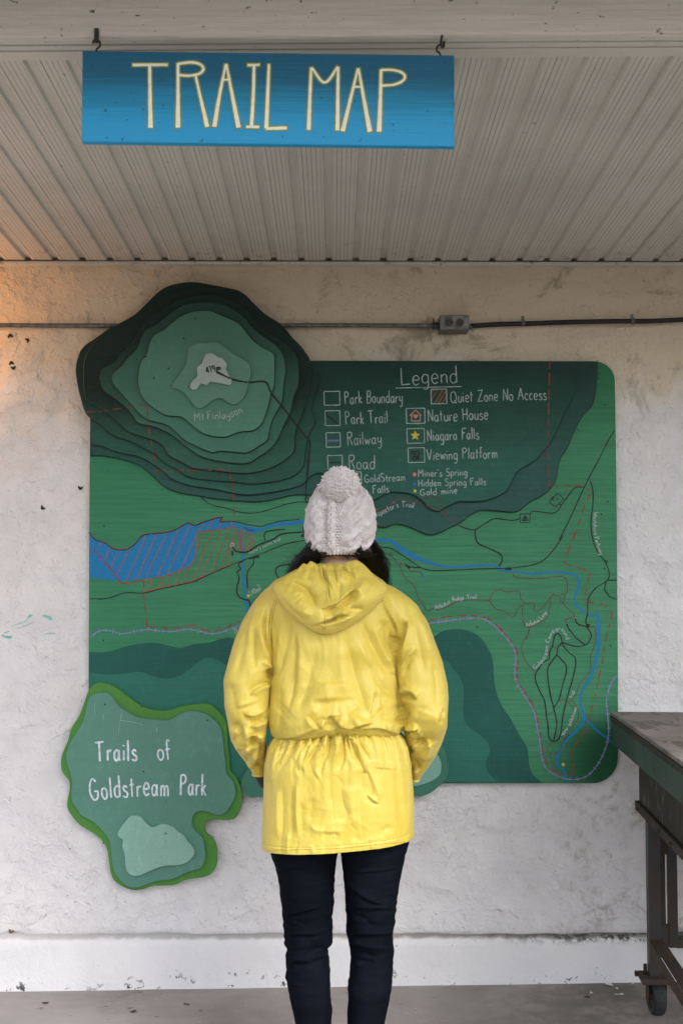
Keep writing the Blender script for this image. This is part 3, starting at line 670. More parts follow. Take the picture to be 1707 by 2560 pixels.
for L_, fr, w in (([(72,845),(150,848),(220,838),(330,803),(450,806),(560,780),(700,750),(820,720),(950,660),(1080,605),(1170,570),(1280,530),(1380,490),(1470,455),(1568,435),(1650,425)], D_, 7),
    ([(64,372),(110,425),(180,450),(240,490),(300,500),(350,490),(400,450),(450,395),(560,380),(640,370),(700,345),(770,308),(820,325),(870,305),(950,280),(1015,265),(1000,285),(1010,298),(1100,296),(1200,318),(1290,330),(1340,315),(1400,300),(1450,290),(1568,280)], D_, 6),
    ([(860,120),(900,155),(950,180),(1040,200),(1120,225),(1200,236),(1290,228),(1400,195),(1480,170),(1568,155),(1620,160)], D_, 6),
    ([(1085,475),(1110,505),(1150,515),(1200,510),(1260,470),(1330,440),(1380,420),(1440,385),(1568,372),(1600,370)], D_, 10), ([(1320,435),(1312,390),(1330,365),(1380,358),(1465,352)], D_, 8),
    ([(1170,335),(1195,355),(1240,360)], D_, 6),
    ([(1170,572),(1130,600),(1145,635),(1120,655),(1135,700),(1120,760),(1125,820),(1165,850),(1205,860),(1210,900)], D_, 9), ([(1240,560),(1235,600),(1195,650),(1190,700),(1195,775)], D_, 8),
    ([(1500,600),(1430,610),(1400,630),(1395,660),(1418,710),(1390,745),(1330,780),(1290,810),(1258,850)], D_, 9), ([(1200,560),(1280,545)], D_, 14), ([(1085,505),(1090,540)], D_, 12),
    ([(875,558),(945,592),(990,607),(1060,618),(1150,616),(1185,680),(1250,760),(1330,865),(1385,935),(1400,960),(1392,1060),(1385,1165)], A_, 10),
    ([(600,-5),(590,150),(585,270)], B_, 9), ([(585,235),(615,262)], B_, 6), ([(590,275),(620,268)], B_, 12), ([(555,495),(600,492)], B_, 18), ([(568,480),(568,432),(590,432)], B_, 6),
    ([(1085,915),(1040,990),(980,1110),(900,1260),(820,1430),(770,1540),(695,1689)], E_, 7),
    ([(1205,330),(1150,410),(1090,475),(1020,505),(920,520),(850,525),(700,528),(560,535),(430,538),(360,520),(300,480),(240,440),(180,405),(110,398)], G_, 6),
    ([(1362,0),(1380,60),(1380,150),(1368,260),(1380,350),(1410,430),(1455,490),(1478,560),(1460,600),(1400,640),(1360,690),(1350,740),(1350,790),(1338,840),(1350,880)], G_, 6),
    ([(1462,595),(1523,595)], G_, 6), ([(1460,600),(1448,650),(1480,695),(1523,710)], G_, 6), ([(1450,480),(1458,476),(1464,486),(1458,498)], G_, 6),
    ([(585,270),(630,288),(680,295),(740,260),(800,230),(900,240),(945,230)], G_, 7), ([(680,295),(695,370),(760,405),(830,440),(842,480),(822,512)], G_, 8), ([(860,527),(900,527)], G_, 14), ([(1340,866),(1362,866)], G_, 18),
    ([(1008,200),(1030,185),(1150,195),(1200,140),(1270,50),(1330,43)], G_, 6), ([(1180,140),(1190,150),(1200,143)], G_, 5),
    ([(948,202),(1008,200),(1006,252),(948,254),(948,202)], G_, 5), ([(960,240),(978,212),(998,240),(960,240)], G_, 6), ([(978,214),(978,238)], G_, 8), ([(1170,80),(1208,110),(1158,162),(1120,130),(1170,80)], G_, 5),
    ([(270,505),(298,522)], G_, 12), ([(298,515),(330,520),(355,520)], G_, 6),
    ([(1010,305),(1000,260),(975,237),(955,260),(940,330),(920,370),(915,420),(870,450),(825,520),(820,570),(850,650),(885,720),(898,820),(910,900),(915,975),(940,1005),(975,1000),(1000,950),(1015,830),(1050,680),(1095,520),(1105,420),(1060,375),(1020,330),(1010,305)], F_, 8),
    ([(1010,305),(980,335),(970,390),(915,470),(907,540),(925,670),(950,770),(972,880),(950,1000)], F_, 8), ([(970,390),(1035,460),(1038,520),(1015,600),(990,700),(950,770)], F_, 8),
    ([(1010,302),(1080,325),(1140,330),(1190,310),(1218,250),(1190,200),(1180,190),(1120,170),(1105,140)], F_, 8), ([(1040,170),(1060,210),(1110,270),(1170,318)], F_, 8),
    ([(1099,140),(1105,134),(1111,141),(1105,149),(1099,140)], F_, 5), ([(1041,175),(1048,170),(1053,177),(1047,184),(1041,175)], F_, 5)):
    road.line(L_, fr, w*1.05, smooth=(len(L_) > 5))
road.line([(86,380),(95,400),(120,420),(140,440),(165,455)], C_, 9); road.line([(108,699),(182,700)], C_, 7)
for b_ in ([(625,632),(640,626),(650,640),(636,648),(625,632)], [(652,630),(672,628),(676,650),(664,664),(678,684)], [(630,668),(648,660),(662,676),(640,682),(630,668)], [(655,640),(645,668)], [(660,655),(676,668)]): road.line(b_, C_, 8)
road.done()
trail = Paint('trail_line', (.105, .06, .045), .0011)
for L_, fr, w in (([(140,440),(180,445),(235,515),(265,580),(320,630),(345,700),(375,740),(395,775),(430,765),(480,770),(560,730),(640,712),(765,715)], G_, 6), ([(765,715),(790,670),(825,650),(870,665),(940,660),(950,700),(980,735),(1030,732),(1035,780),(1080,760),(1135,690),(1150,680),(1165,690),(1180,685),(1190,720),(1240,770),(1275,810)], G_, 5.5),
    ([(765,715),(800,760),(870,790),(910,812),(940,760),(975,738)], G_, 5.5), ([(960,750),(970,850),(1000,875),(1060,850),(1110,810),(1135,690)], G_, 5.5), ([(1005,875),(990,930),(985,950)], G_, 5.5), ([(905,560),(930,580),(1060,585),(1150,575),(1200,575),(1228,600),(1225,670),(1190,680)], G_, 5.5), ([(1215,680),(1205,735)], G_, 5.5),
    ([(1220,830),(1275,812)], G_, 5), ([(240,515),(243,495),(270,505),(300,540),(350,545),(370,565)], G_, 6), ([(505,205),(520,230),(582,268)], G_, 6),
    ([(1100,118),(1035,140),(1040,165)], F_, 6), ([(775,195),(770,240),(730,300),(725,370),(760,450),(820,525)], F_, 6),
    ([(1245,195),(1250,290),(1215,390),(1205,510),(1140,590),(1110,670),(1085,710),(1120,780),(1120,850),(1060,930),(1020,1010),(985,1080),(920,1090),(900,1060),(940,1015)], F_, 6), ([(925,1090),(935,1150),(970,1200)], F_, 6), ([(1200,190),(1243,190)], F_, 6),
    ([(940,330),(970,345)], F_, 7), ([(980,718),(1040,715),(1090,780)], F_, 7), ([(905,820),(945,795)], F_, 7),
    ([(380,1012),(450,1000),(500,960),(550,930),(620,945),(680,960),(740,975),(800,1000),(850,1040)], C_, 8), ([(680,960),(720,920),(770,912),(820,935),(815,965),(850,1010),(850,1030)], C_, 6)):
    trail.line(L_, fr, w)
trail.done()
rail = Paint('railway_line', (.19, .21, .40), .0015)
rl = [X([(72,1125),(130,1080),(180,1070),(240,1080),(300,1095),(380,1082),(480,1065),(560,1075),(670,1080),(760,1062),(850,1075),(900,1090),(960,1095),(1040,1075),(1120,1045),(1180,1015)], D_),
      np.vstack([X([(400,853),(530,835),(640,822)], G_), X([(340,130),(440,132),(500,165),(580,235),(650,320),(680,400),(672,540),(700,620),(760,710),(810,800),(830,900),(850,1000),(865,1120),(890,1190),(940,1235),(1020,1270),(1100,1280),(1180,1258),(1250,1190),(1310,1080),(1340,960),(1335,840),(1325,720),(1340,640),(1370,570),(1403,535)], F_)])]
for r_ in rl:
    rail.line(r_, None, 2.8); rail.hold = True; p = cr(r_, 10); d = np.r_[0, np.cumsum(np.linalg.norm(np.diff(p, axis=0), axis=1))]
    for a in np.arange(10, d[-1]-4, 18):
        c = np.array([np.interp(a, d, p[:,i]) for i in (0, 1)]); c2 = np.array([np.interp(a+2, d, p[:,i]) for i in (0, 1)]); t = (c2-c)/np.linalg.norm(c2-c); nn = np.array([-t[1], t[0]])*(5+rng.normal()*.7)
        rail.line([c-nn, c, c+nn], None, 2.0, smooth=False)
    rail.hold = False
rail.line([(92,560),(172,561)], C_, 5); rail.hold = True
for a in (105, 120, 134, 148, 162): rail.line([(a, 550), (a, 572)], C_, 4)
rail.hold = False; rail.done()
# ---- hand lettering: one-stroke alphabet
GL = {'L':(60,'8,100 10,0 58,3'),'P':(58,'10,0 10,100;~8,98 38,100 52,82 40,62 10,55'),'B':(60,'10,0 10,100;~10,98 40,98 48,80 38,60 12,54;~12,54 46,50 54,26 40,3 10,0'),
'T':(66,'2,97 64,100;32,98 32,0'),'R':(60,'12,0 10,100;~8,98 42,102 54,84 42,64 12,56;30,58 56,0'),'F':(54,'10,0 10,100;10,98 54,100;10,58 40,60'),'Q':(74,'~36,100 14,84 6,48 16,12 38,0 60,16 66,52 56,88 36,100;44,22 70,-6'),
'Z':(64,'6,96 58,98 8,2 62,4'),'N':(64,'10,0 10,100 56,2 56,102'),'A':(66,'4,0 34,102 62,0;16,38 52,40'),'H':(62,'10,0 10,100;54,100 54,0;10,50 54,52'),'V':(62,'4,100 30,0 58,100'),
'M':(78,'8,0 12,98 38,40 64,100 68,0'),'S':(54,'~50,88 30,101 10,84 22,58 44,42 48,16 26,-2 6,14'),'G':(70,'~58,84 36,101 12,72 8,32 28,0 54,8 60,30;36,40 62,40 60,10'),'C':(60,'~54,84 34,100 12,76 8,30 28,0 54,14'),'W':(86,'4,100 22,0 42,70 62,0 82,100'),
'a':(50,'~38,44 24,52 8,38 8,12 20,-1 32,8 39,30;40,54 40,8 48,-1'),'b':(46,'8,100 8,2;~8,40 24,54 40,40 40,12 24,-2 8,8'),'c':(42,'~38,44 22,54 8,38 8,14 22,-1 40,8'),'d':(48,'42,102 42,0;~42,42 26,54 8,40 8,12 24,-2 42,12'),
'e':(46,'~8,28 40,30 38,48 24,56 9,42 8,14 24,-2 42,8'),'f':(34,'~34,94 24,102 16,90 16,0;2,54 32,56'),'g':(48,'~42,42 24,54 8,38 8,14 24,2 42,16;~42,52 42,-14 30,-34 10,-28'),'h':(46,'8,102 8,0;~8,36 24,52 38,42 40,0'),
'i':(18,'9,50 9,0;8,70 10,76'),'k':(42,'8,100 8,0;36,50 8,22;14,28 40,0'),'l':(18,'9,100 9,0'),'m':(64,'8,52 8,0;~8,36 20,52 32,40 32,0;~32,36 46,52 56,40 58,0'),'n':(46,'8,52 8,0;~8,36 24,52 38,42 40,0'),
'o':(46,'~24,54 8,40 8,14 24,-2 40,12 40,40 24,54'),'p':(46,'8,52 8,-34;~8,42 24,54 40,40 40,14 24,0 8,10'),'r':(36,'8,52 8,0;~8,34 20,50 36,48'),'s':(40,'~36,44 20,54 8,42 20,28 36,18 34,2 18,-2 4,6'),'t':(34,'16,84 16,2 22,0;2,54 32,56'),
'u':(46,'~8,52 8,14 22,-1 38,10 40,30;40,52 42,0'),'v':(42,'4,52 20,0 38,52'),'w':(60,'4,52 16,0 30,44 42,0 56,52'),'y':(46,'~8,52 10,22 24,12 40,26;~40,52 40,-14 28,-34 8,-26'),
"'":(14,'8,102 6,82'),'.':(16,'7,0 9,4'),'4':(54,'38,0 38,100 6,34 52,36'),'1':(30,'6,80 18,100 18,0'),'9':(50,'~42,78 28,100 10,86 10,62 26,52 42,70;42,88 36,0'),'(':(28,'~24,112 8,80 6,30 22,-12'),')':(28,'~4,112 20,80 22,30 6,-12'),
'0':(50,'~26,100 8,76 8,24 26,0 42,24 42,76 26,100'),'6':(48,'~40,92 22,78 8,40 14,6 32,0 42,20 30,44 10,32'),' ':(34,'')}
def strokes(s):
    o = []
    for q in s.split(';'):
        if not q: continue
        sm_ = q[0] == '~'; q = q.lstrip('~'); p = np.array([[float(a) for a in w.split(',')] for w in q.split()])
        o.append(cr(p, 5) if sm_ else p)
    return o
def text(pen, s, path, h, w, frame=None, gap=8):
    """letters of cap height h (crop px) along a baseline path, stretched to fill it"""
    pen.piece(); pen.hold = True
    P = np.array(path, float)
    if frame: P = X(P, frame); h = h*frame[2]; w = w*frame[2]
    P = cr(P, 12) if len(P) > 2 else np.vstack([P[0], (P[0]+P[1])/2, P[1]])
    d = np.r_[0, np.cumsum(np.linalg.norm(np.diff(P, axis=0), axis=1))]
    tot = sum(GL[c][0]+gap for c in s)-gap; kx = d[-1]/tot; ky = h/100; x0 = 0
    for c in s:
        adv, st = GL[c]; jit = rng.normal()*.02*h; rot = rng.normal()*.02; ky_ = ky*(1+rng.normal()*.03)
        mid = (x0+adv/2)*kx; cpt = np.array([np.interp(mid, d, P[:,i]) for i in (0, 1)]); c2 = np.array([np.interp(min(mid+3, d[-1]), d, P[:,i]) for i in (0, 1)]); c1 = np.array([np.interp(max(mid-3, 0), d, P[:,i]) for i in (0, 1)])
        t = (c2-c1)/(np.linalg.norm(c2-c1)+1e-9); t = np.array([t[0]*math.cos(rot)-t[1]*math.sin(rot), t[0]*math.sin(rot)+t[1]*math.cos(rot)]); nn = np.array([t[1], -t[0]])
        for q in strokes(st):
            pts = cpt + np.outer((q[:,0]-adv/2)*kx, t) + np.outer(q[:,1]*ky_+jit, nn)
            pen.line(pts, None, w, smooth=False, wob=.08)
        x0 += adv+gap
    pen.hold = False; pen.piece()
chalk = Paint('lettering', (.33, .41, .40), .0017, .7)
for s_, p_, h_, w_ in (('Legend', [(555,205),(740,200),(920,194)], 106, 7), ('Park Boundary', [(205,331),(380,324),(572,322)], 78, 6.5), ('Park Trail', [(210,460),(480,448)], 78, 6.5), ('Railway', [(220,590),(440,580)], 82, 6.5), ('Road', [(228,740),(398,738)], 86, 7),
    ('GoldStream', [(330,826),(590,812)], 50, 6), ('Falls', [(382,894),(486,888)], 50, 6.5), ('Quiet Zone No Access', [(872,320),(1170,308),(1480,300)], 74, 6.5), ('Nature House', [(728,442),(1112,424)], 76, 7), ('Niagara Falls', [(725,563),(1055,549)], 72, 7),
    ('Viewing Platform', [(724,684),(1170,670)], 70, 7), ("Miner's Spring", [(668,789),(980,780)], 46, 6.5), ('Hidden Spring Falls', [(668,850),(1098,840)], 44, 6.5), ('Gold mine', [(680,908),(918,894)], 42, 6.5),
    ("rospector's Trail", [(385,1052),(455,1022),(530,985),(575,978),(642,986)], 36, 5)):
    text(chalk, s_, p_, h_, w_*.9, C_)
chalk.line([(527,228),(945,218)], C_, 5)
for a, b, c, d in ((75,250,174,337),(82,372,175,466),(88,511,177,602),(98,655,190,742),(750,236,849,328),(594,357,711,452),(598,485,708,577),(605,607,709,699),(215,760,310,832)):
    chalk.line([(a,b),(c,b-2),(c+2,d-2),(a+3,d),(a,b)], C_, 5.5, smooth=False)
text(chalk, 'Mt.Finlayson', [(752,836),(850,825),(940,818),(1025,785)], 44, 4.5, A_)
for s_, p_, h_, w_, fr in (("visitor's centre trail", [(1205,530),(1300,488),(1432,428)], 24, 4, D_), ('(40m)', [(1222,828),(1294,778)], 38, 5, D_), ('(16', [(1103,1098),(1150,1088)], 34, 5, D_),
    ('Arbutus Ridge Trail', [(444,768),(500,752),(560,718),(692,704)], 26, 4.5, G_), ('Arbutus Loop', [(985,872),(1050,850),(1112,790)], 26, 4.5, G_), ('Westshore Parkway', [(1384,190),(1384,300),(1400,380),(1424,445)], 26, 4.5, G_),
    ('Goldstream Campground', [(815,497),(868,450),(900,400),(912,330),(930,268),(955,226),(988,214),(1018,232),(1042,285)], 30, 5, F_), ('upper goldstream', [(1010,970),(1062,905),(1092,840),(1116,768)], 26, 4.5, F_), ('trail', [(1076,702),(1102,655)], 24, 4.5, F_)):
    text(chalk, s_, p_, h_, w_, fr, 5)
hc = X([(1085,460)], D_)[0]
chalk.line([(hc[0]-4,hc[1]-1),(hc[0],hc[1]-5),(hc[0]+4,hc[1]-1),(hc[0]+3,hc[1]+4),(hc[0]-3,hc[1]+4),(hc[0]-4,hc[1]-1)], None, 2, smooth=False)
chalk.done()
ink = Paint('summit_lettering', BLK, .0017); text(ink, '419m', [(820,570),(902,548)], 38, 6, A_); text(ink, 'PTI', [(1150,133),(1172,108)], 26, 4, G_) if False else text(ink, 'P', [(1150,128),(1164,112)], 26, 4, G_); ink.line([(1165,112),(1175,118)], G_, 4); ink.line([(1172,105),(1166,118)], G_, 4); ink.done()
def star(cx, cy, r, ri=.45): return np.array([(cx+(r if i % 2 == 0 else r*ri)*math.sin(i*math.pi/5), cy-(r if i % 2 == 0 else r*ri)*math.cos(i*math.pi/5)) for i in range(10)])
yel = Paint('yellow_symbol', (.55, .46, .06), .0020)
s0 = X([(651,528)], C_)[0]; yel.fill(star(s0[0], s0[1], 13)); s0 = X([(1200,826)], D_)[0]; yel.fill(star(s0[0], s0[1], 6)); s0 = X([(1018,1173)], F_)[0]; yel.fill(star(s0[0], s0[1], 5.5, .6))
s0 = X([(650,879)], C_)[0]; yel.fill(np.array(arc(*s0, 4, 0, 340, 10))); s0 = X([(283,790)], C_)[0]; yel.fill(star(s0[0], s0[1], 7)); yel.done()
pnk = Paint('pink_symbol', (.62, .17, .24), .0020); s0 = X([(647,774)], C_)[0]; pnk.fill(np.array(arc(*s0, 5, 0, 340, 12)))
hx, hy = X([(653,405)], C_)[0]; tt = np.linspace(0, 2*math.pi, 24, endpoint=False)
pnk.fill(np.stack([hx+.42*16*np.sin(tt)**3, hy-.42*(13*np.cos(tt)-5*np.cos(2*tt)-2*np.cos(3*tt)-np.cos(4*tt))], 1)); pnk.done()
bd = Paint('blue_symbol', (.01, .13, .40), .0020); s0 = X([(648,835)], C_)[0]; bd.fill(np.array(arc(*s0, 4.5, 0, 340, 12))); bd.done()
hs_ = Paint('house_symbol', (.50, .30, .20), .0020)
hs_.line([(617,402),(655,366),(690,402)], C_, 6, smooth=False); hs_.line([(628,396),(628,436),(683,436),(683,396)], C_, 6, smooth=False); hs_.done()
scm = flat('screw_head', (.02, .022, .02), .5); 
for px_, py_ in [(1496,935),(1494,947),(1511,1012),(1518,1254),(1502,1286),(1509,1421),(1192,1567),(1525,1614),(1515,1767),(261,1315),(259,1601),(239,1053),(254,1048),(422,921),(365,892),(385,945),(343,898),(460,846),(489,796)]:
    Y = float(topY(np.array([[px_, py_]], float))[0]); c = onY(px_, py_, Y)
    MB().tube([(c[0], Y+.001, c[2]), (c[0], Y-.0012, c[2])], .0034, 8).build('screw', scm, board)

# ================================================================== PARK NAME SIGN
sign = empty('park_name_sign', (onY(350, 1900, 0)[0], -.03, onY(350, 1900, 0)[2]), label='green cloud-shaped wooden sign lettered Trails of Goldstream Park, lower left', cat='sign')
S1 = X([(310,82),(370,80),(430,95),(490,135),(550,180),(620,230),(690,262),(780,275),(850,270),(920,245),(1000,232),(1090,226),(1140,240),(1190,285),(1230,340),(1250,420),(1252,520),(1265,620),(1268,700),(1305,740),(1335,800),(1352,870),(1350,950),(1330,1010),(1295,1045),(1240,1055),(1150,1050),(1105,1065),(1088,1090),(1095,1140),(1140,1180),(1168,1230),(1178,1300),(1172,1380),(1140,1430),(1090,1460),(960,1480),(880,1515),(790,1522),(720,1525),(660,1545),(600,1557),(540,1545),(480,1515),(440,1480),(420,1430),(405,1340),(395,1270),(365,1210),(300,1150),(230,1110),(180,1070),(120,990),(110,930),(125,850),(125,780),(90,735),(70,690),(68,620),(85,560),(115,490),(140,400),(190,320),(220,250),(240,190),(265,130)], H_)
S2 = X([(330,150),(390,148),(430,175),(460,220),(500,260),(560,295),(610,320),(700,335),(800,343),(850,335),(920,295),(970,280),(1050,283),(1110,305),(1160,345),(1195,390),(1215,450),(1225,550),(1238,640),(1245,720),(1290,780),(1308,840),(1305,890),(1270,960),(1240,1000),(1200,1022),(1150,1015),(1100,995),(1050,992),(1015,1015),(1000,1050),(1005,1100),(1030,1140),(1070,1175),(1085,1220),(1095,1310),(1080,1370),(1050,1405),(990,1420),(920,1450),(860,1478),(770,1488),(700,1505),(640,1530),(590,1540),(530,1525),(480,1480),(440,1410),(425,1330),(415,1230),(390,1170),(330,1100),(270,1055),(210,1025),(180,980),(150,940),(138,880),(145,790),(125,710),(105,640),(108,560),(140,490),(200,390),(230,330),(245,260),(260,200),(290,165)], H_)
S3 = X([(560,1030),(610,1025),(640,1040),(670,1075),(700,1100),(730,1105),(780,1085),(830,1090),(870,1110),(900,1140),(940,1165),(970,1210),(1000,1245),(1017,1285),(1000,1325),(960,1360),(900,1380),(820,1383),(760,1395),(700,1420),(640,1448),(590,1457),(550,1440),(525,1400),(518,1300),(500,1240),(505,1200),(475,1175),(470,1145),(490,1110),(525,1065)], H_)
Ys = YL - .0008
slab('backing_layer', dense(S1), Ys-.014, .014, board_paint('leaf_green_paint', (.075, .24, .048), grain=.25), sign, .002)
slab('lettered_layer', dense(S2), Ys-.0265, .0125, board_paint('sea_green_paint', (.105, .255, .20), grain=.25), sign, .002)
slab('top_layer', dense(S3), Ys-.0385, .012, board_paint('pale_sea_green_paint', (.25, .44, .37), grain=.25), sign, .002)
MB().box((sign.location.x-.12, Ys+.0002, sign.location.z-.28), (sign.location.x+.1, .0, sign.location.z-.12)).build('mount_batten', hill, sign)
wp = Paint('lettering', (.62, .68, .72), .0006, .6, parent=sign, Yfix=Ys-.0265)
text(wp, 'Trails', [(312,640),(608,628)], 143, 14, H_, 14); text(wp, 'of', [(752,627),(848,620)], 140, 12, H_)
text(wp, 'Goldstream', [(276,918),(340,908),(500,892),(680,884),(835,880)], 150, 13, H_, 12); text(wp, 'Park', [(910,878),(1098,882)], 148, 13, H_, 12); wp.done()
sc_ = Paint('scratch_mark', (.30, .45, .33), .0004, .6, parent=sign, Yfix=Ys-.0265)
for l in ([(500,265),(488,350),(474,440)], [(495,345),(580,358),(655,380)], [(305,215),(308,320)], [(365,300),(368,345)], [(748,395),(748,430)]): sc_.line(l, H_, 2.5)
sc_.done()
for px_, py_ in X([(380,230),(1108,343),(655,710),(640,248)], H_):
    Y = Ys-.0265 if py_ > 1770 or px_ < 300 else Ys-.014; c = onY(px_, py_, Y)
    MB().tube([(c[0], Y+.001, c[2]), (c[0], Y-.001, c[2])], .0032, 8).build('screw', scm, sign)
c = onY(*X([(812,1150)], H_)[0], Ys-.0385); MB().tube([(c[0], c[1]+.001, c[2]), (c[0], c[1]-.001, c[2])], .003, 8).build('screw', scm, sign)

# ================================================================== HANGING SIGN
YS = -1.672
q = [onY(px_, py_, YS) for px_, py_ in ((207,127),(1135,138),(1135,366),(205,354))]
hang = empty('hanging_sign', tuple((q[0]+q[1])/2), label='blue hanging wooden sign lettered TRAIL MAP under the beam', cat='sign')
ms = M('blue_sign_paint', .45, .35)
st = ms.noise((.25, 1, 10), sc=22, det=6, rough=.7); cl = ms.noise((1, 1, 3), sc=5, det=4); zz_ = ms.comp(2)
zt_, zb_ = float(q[0][2]), float(q[3][2]); kx_ = float((q[1][2]-q[0][2])/(q[1][0]-q[0][0]))
hgt = ms.math('ADD', ms.math('SUBTRACT', zz_, ms.math('MULTIPLY', ms.math('SUBTRACT', ms.comp(0), float(q[0][0])), kx_)), ms.math('MULTIPLY', ms.math('SUBTRACT', st, .5), .10))
u = ms.ramp(hgt, zt_-.02, zb_+.02)
c1 = ms.mix(ms.ramp(u, .05, .55), (.001, .105, .20), (.003, .215, .40)); k = ms.mix(ms.ramp(u, .5, 1), c1, (.013, .31, .60))
k = ms.mix(ms.math('MULTIPLY', ms.ramp(st, .60, .74, 0, .55), ms.ramp(u, .15, .5)), k, (.14, .40, .60))
k = ms.mix(ms.ramp(ms.noise(sc=75, det=2), .69, .74, 0, .7), k, (.01, .05, .08))
ms.col(k); ms.bump(st, .0015, .7)
n_ = 14; top = [q[0]+(q[1]-q[0])*t for t in np.linspace(0, 1, n_)]; bot = [q[3]+(q[2]-q[3])*t for t in np.linspace(0, 1, n_)]
loop = np.array(top + bot[::-1]); loop2 = loop[:, [0, 2]]; cen = loop2.mean(0)
ins = loop2 + np.sign(cen-loop2)*.0015
N = len(loop); v = [(a, YS+.018, b) for a, b in loop2] + [(a, YS+.0015, b) for a, b in loop2] + [(a, YS, b) for a, b in ins]
f = [(i, (i+1) % N, N+(i+1) % N, N+i) for i in range(N)] + [(N+i, N+(i+1) % N, 2*N+(i+1) % N, 2*N+i) for i in range(N)] + [list(range(2*N, 3*N)), list(range(N))[::-1]]
mesh('sign_board', v, [t[::-1] for t in f], ms.m, hang)
s1 = (0, 0, .5485); s2 = (850, 0, .5466)
LT = [(s1, [(605,296,14),(765,295,14)]), (s1, [(683,298,14),(685,440,18),(687,582,25)]), (s1, [(812,288,13),(812,440,18),(812,582,26)]), (s1, [(814,291,13),(870,284,13),(912,293,13),(928,314,13),(908,336,13),(860,345,12),(816,342,12)]), (s1, [(892,345,11),(918,460,16),(945,578,23)]),
      (s1, [(1030,292,11),(1002,430,16),(977,578,24)]), (s1, [(1032,292,11),(1058,430,17),(1088,582,25)]), (s1, [(1010,364,10),(1052,362,10)]), (s1, [(1128,297,12),(1184,295,12)]), (s1, [(1158,297,13),(1155,430,16),(1146,578,19)]), (s1, [(1122,578,14),(1182,578,15)]),
      (s1, [(1226,292,12),(1220,440,17),(1214,585,22)]), (s1, [(1212,586,15),(1308,583,17)]), (s1, [(1418,308,11),(1412,450,17),(1407,592,22)]), (s1, [(1420,308,12),(1480,376,12),(1540,304,12)]), (s1, [(1541,305,12),(1539,450,17),(1538,594,22)]),
      (s2, [(82,313,11),(48,450,16),(12,600,24)]), (s2, [(84,313,11),(108,450,17),(136,602,26)]), (s2, [(60,397,10),(101,397,10)]), (s2, [(187,318,13),(184,450,18),(178,602,26)]), (s2, [(188,320,12),(240,320,12),(282,332,12),(296,352,12),(280,374,12),(240,388,12),(190,392,12)])]
ol = Paint('letter_outline', (.25, .27, .02), .0005, parent=hang, Yfix=YS); wh = Paint('lettering', (.84, .84, .70), .0009, parent=hang, Yfix=YS, var=.05)
for fr, L_ in LT:
    a = np.array(L_, float); a[:,2] *= .86; b = a.copy(); b[:,2] += 12
    d0 = (b[0,:2]-b[1,:2]); b[0,:2] += d0/np.linalg.norm(d0)*5; d0 = (b[-1,:2]-b[-2,:2]); b[-1,:2] += d0/np.linalg.norm(d0)*5
    for pen, pp in ((ol, b), (wh, a)):
        P = X(pp, fr); P = cr(P, 8) if len(P) > 2 else P
        P = np.array([np.interp(np.linspace(0, len(P)-1, 40), np.arange(len(P)), P[:, i]) for i in range(3)]).T
        pen.strip(P)
ol.done(); wh.done()
iron = flat('hook_iron', (.018, .016, .013), .55, .4)
def wire(pts, Y, r): 
    p = cr(np.array(pts, float), 6); return np.array([onY(a, b, Y) for a, b in p]), r
hk = empty('hook', tuple(onY(243, 95, YS+.008)), label='iron screw hook with square plate holding the left end of the blue sign', cat='hook', group='hooks holding the blue sign')
w_, r_ = wire([(233,109),(234,103),(238,100),(246,101),(251,107),(250,116),(246,120),(242,123),(242,132)], YS+.008, 0); MB().tube(w_, .0022, 8).build('wire_hook', iron, hk, True)
a = onY(236, 106, YS+.006); b = onY(248, 86, YS+.010); MB().bbox((a[0], YS+.004, a[2]), (b[0], YS+.012, b[2]+.012), .001).build('square_plate', iron, hk)
hk = empty('hook', tuple(onY(1104, 90, YS+.008)), label='bare iron screw hook holding the right end of the blue sign', cat='hook', group='hooks holding the blue sign')
w_, r_ = wire([(1104,66),(1104,90),(1102,104),(1103,115),(1106,118),(1109,114),(1109,103)], YS+.002, 0); MB().tube(w_, .0026, 8).build('wire_hook', iron, hk, True)
w_, r_ = wire([(1106,116),(1100,112),(1094,115),(1091,122),(1092,128),(1098,132),(1101,140)], YS+.002, 0); MB().tube(w_, .0022, 8).build('screw_eye', iron, hk, True)
c = onY(1104, 87, YS+.008); MB().tube([c+np.array([0,0,-.002]), c+np.array([0,0,.002])], .003, 8).build('collar', iron, hk)
# ================================================================== PERSON
YA = -.86                                            # plane of the body's axis
def loft(rows, n, yax, p=.85, tilt=None):
    """rows: (row py, left px, right px, depth back, depth front, axis shift in Y); closed grid of rings"""
    R = []
    a = np.linspace(0, 2*math.pi, n, endpoint=False); ca, sa = np.cos(a), np.sin(a)
    for py, xl, xr, db, df, ys in rows:
        ya = yax+ys
        XL = onY(xl, py, ya)[0]; XR = onY(xr, py, ya)[0]; z = onY(850, py, ya-db)[2]
        X_ = (XL+XR)/2 + (XR-XL)/2*np.sign(ca)*np.abs(ca)**p
        Y_ = ya + np.where(sa < 0, -db*np.abs(sa)**p, df*np.abs(sa)**p)
        R.append(np.stack([X_, Y_, np.full(n, z)], 1))
    return np.array(R)
def resample(rows, m):
    r = np.array(rows, float); t = np.linspace(0, len(r)-1, m); return np.stack([np.interp(t, np.arange(len(r)), r[:, i]) for i in range(r.shape[1])], 1)
def resample_py(rows, step):
    r = np.array(rows, float); d = np.r_[0, np.cumsum(np.abs(np.diff(r[:,0]))+.5*np.abs(np.diff(r[:,1])))]; m = int(d[-1]/step)
    t = np.linspace(0, d[-1], m); return np.stack([np.interp(t, d, r[:, i]) for i in range(r.shape[1])], 1)
def grid_faces(m, n): return [(i*n+k, i*n+(k+1) % n, (i+1)*n+(k+1) % n, (i+1)*n+k) for i in range(m-1) for k in range(n)]
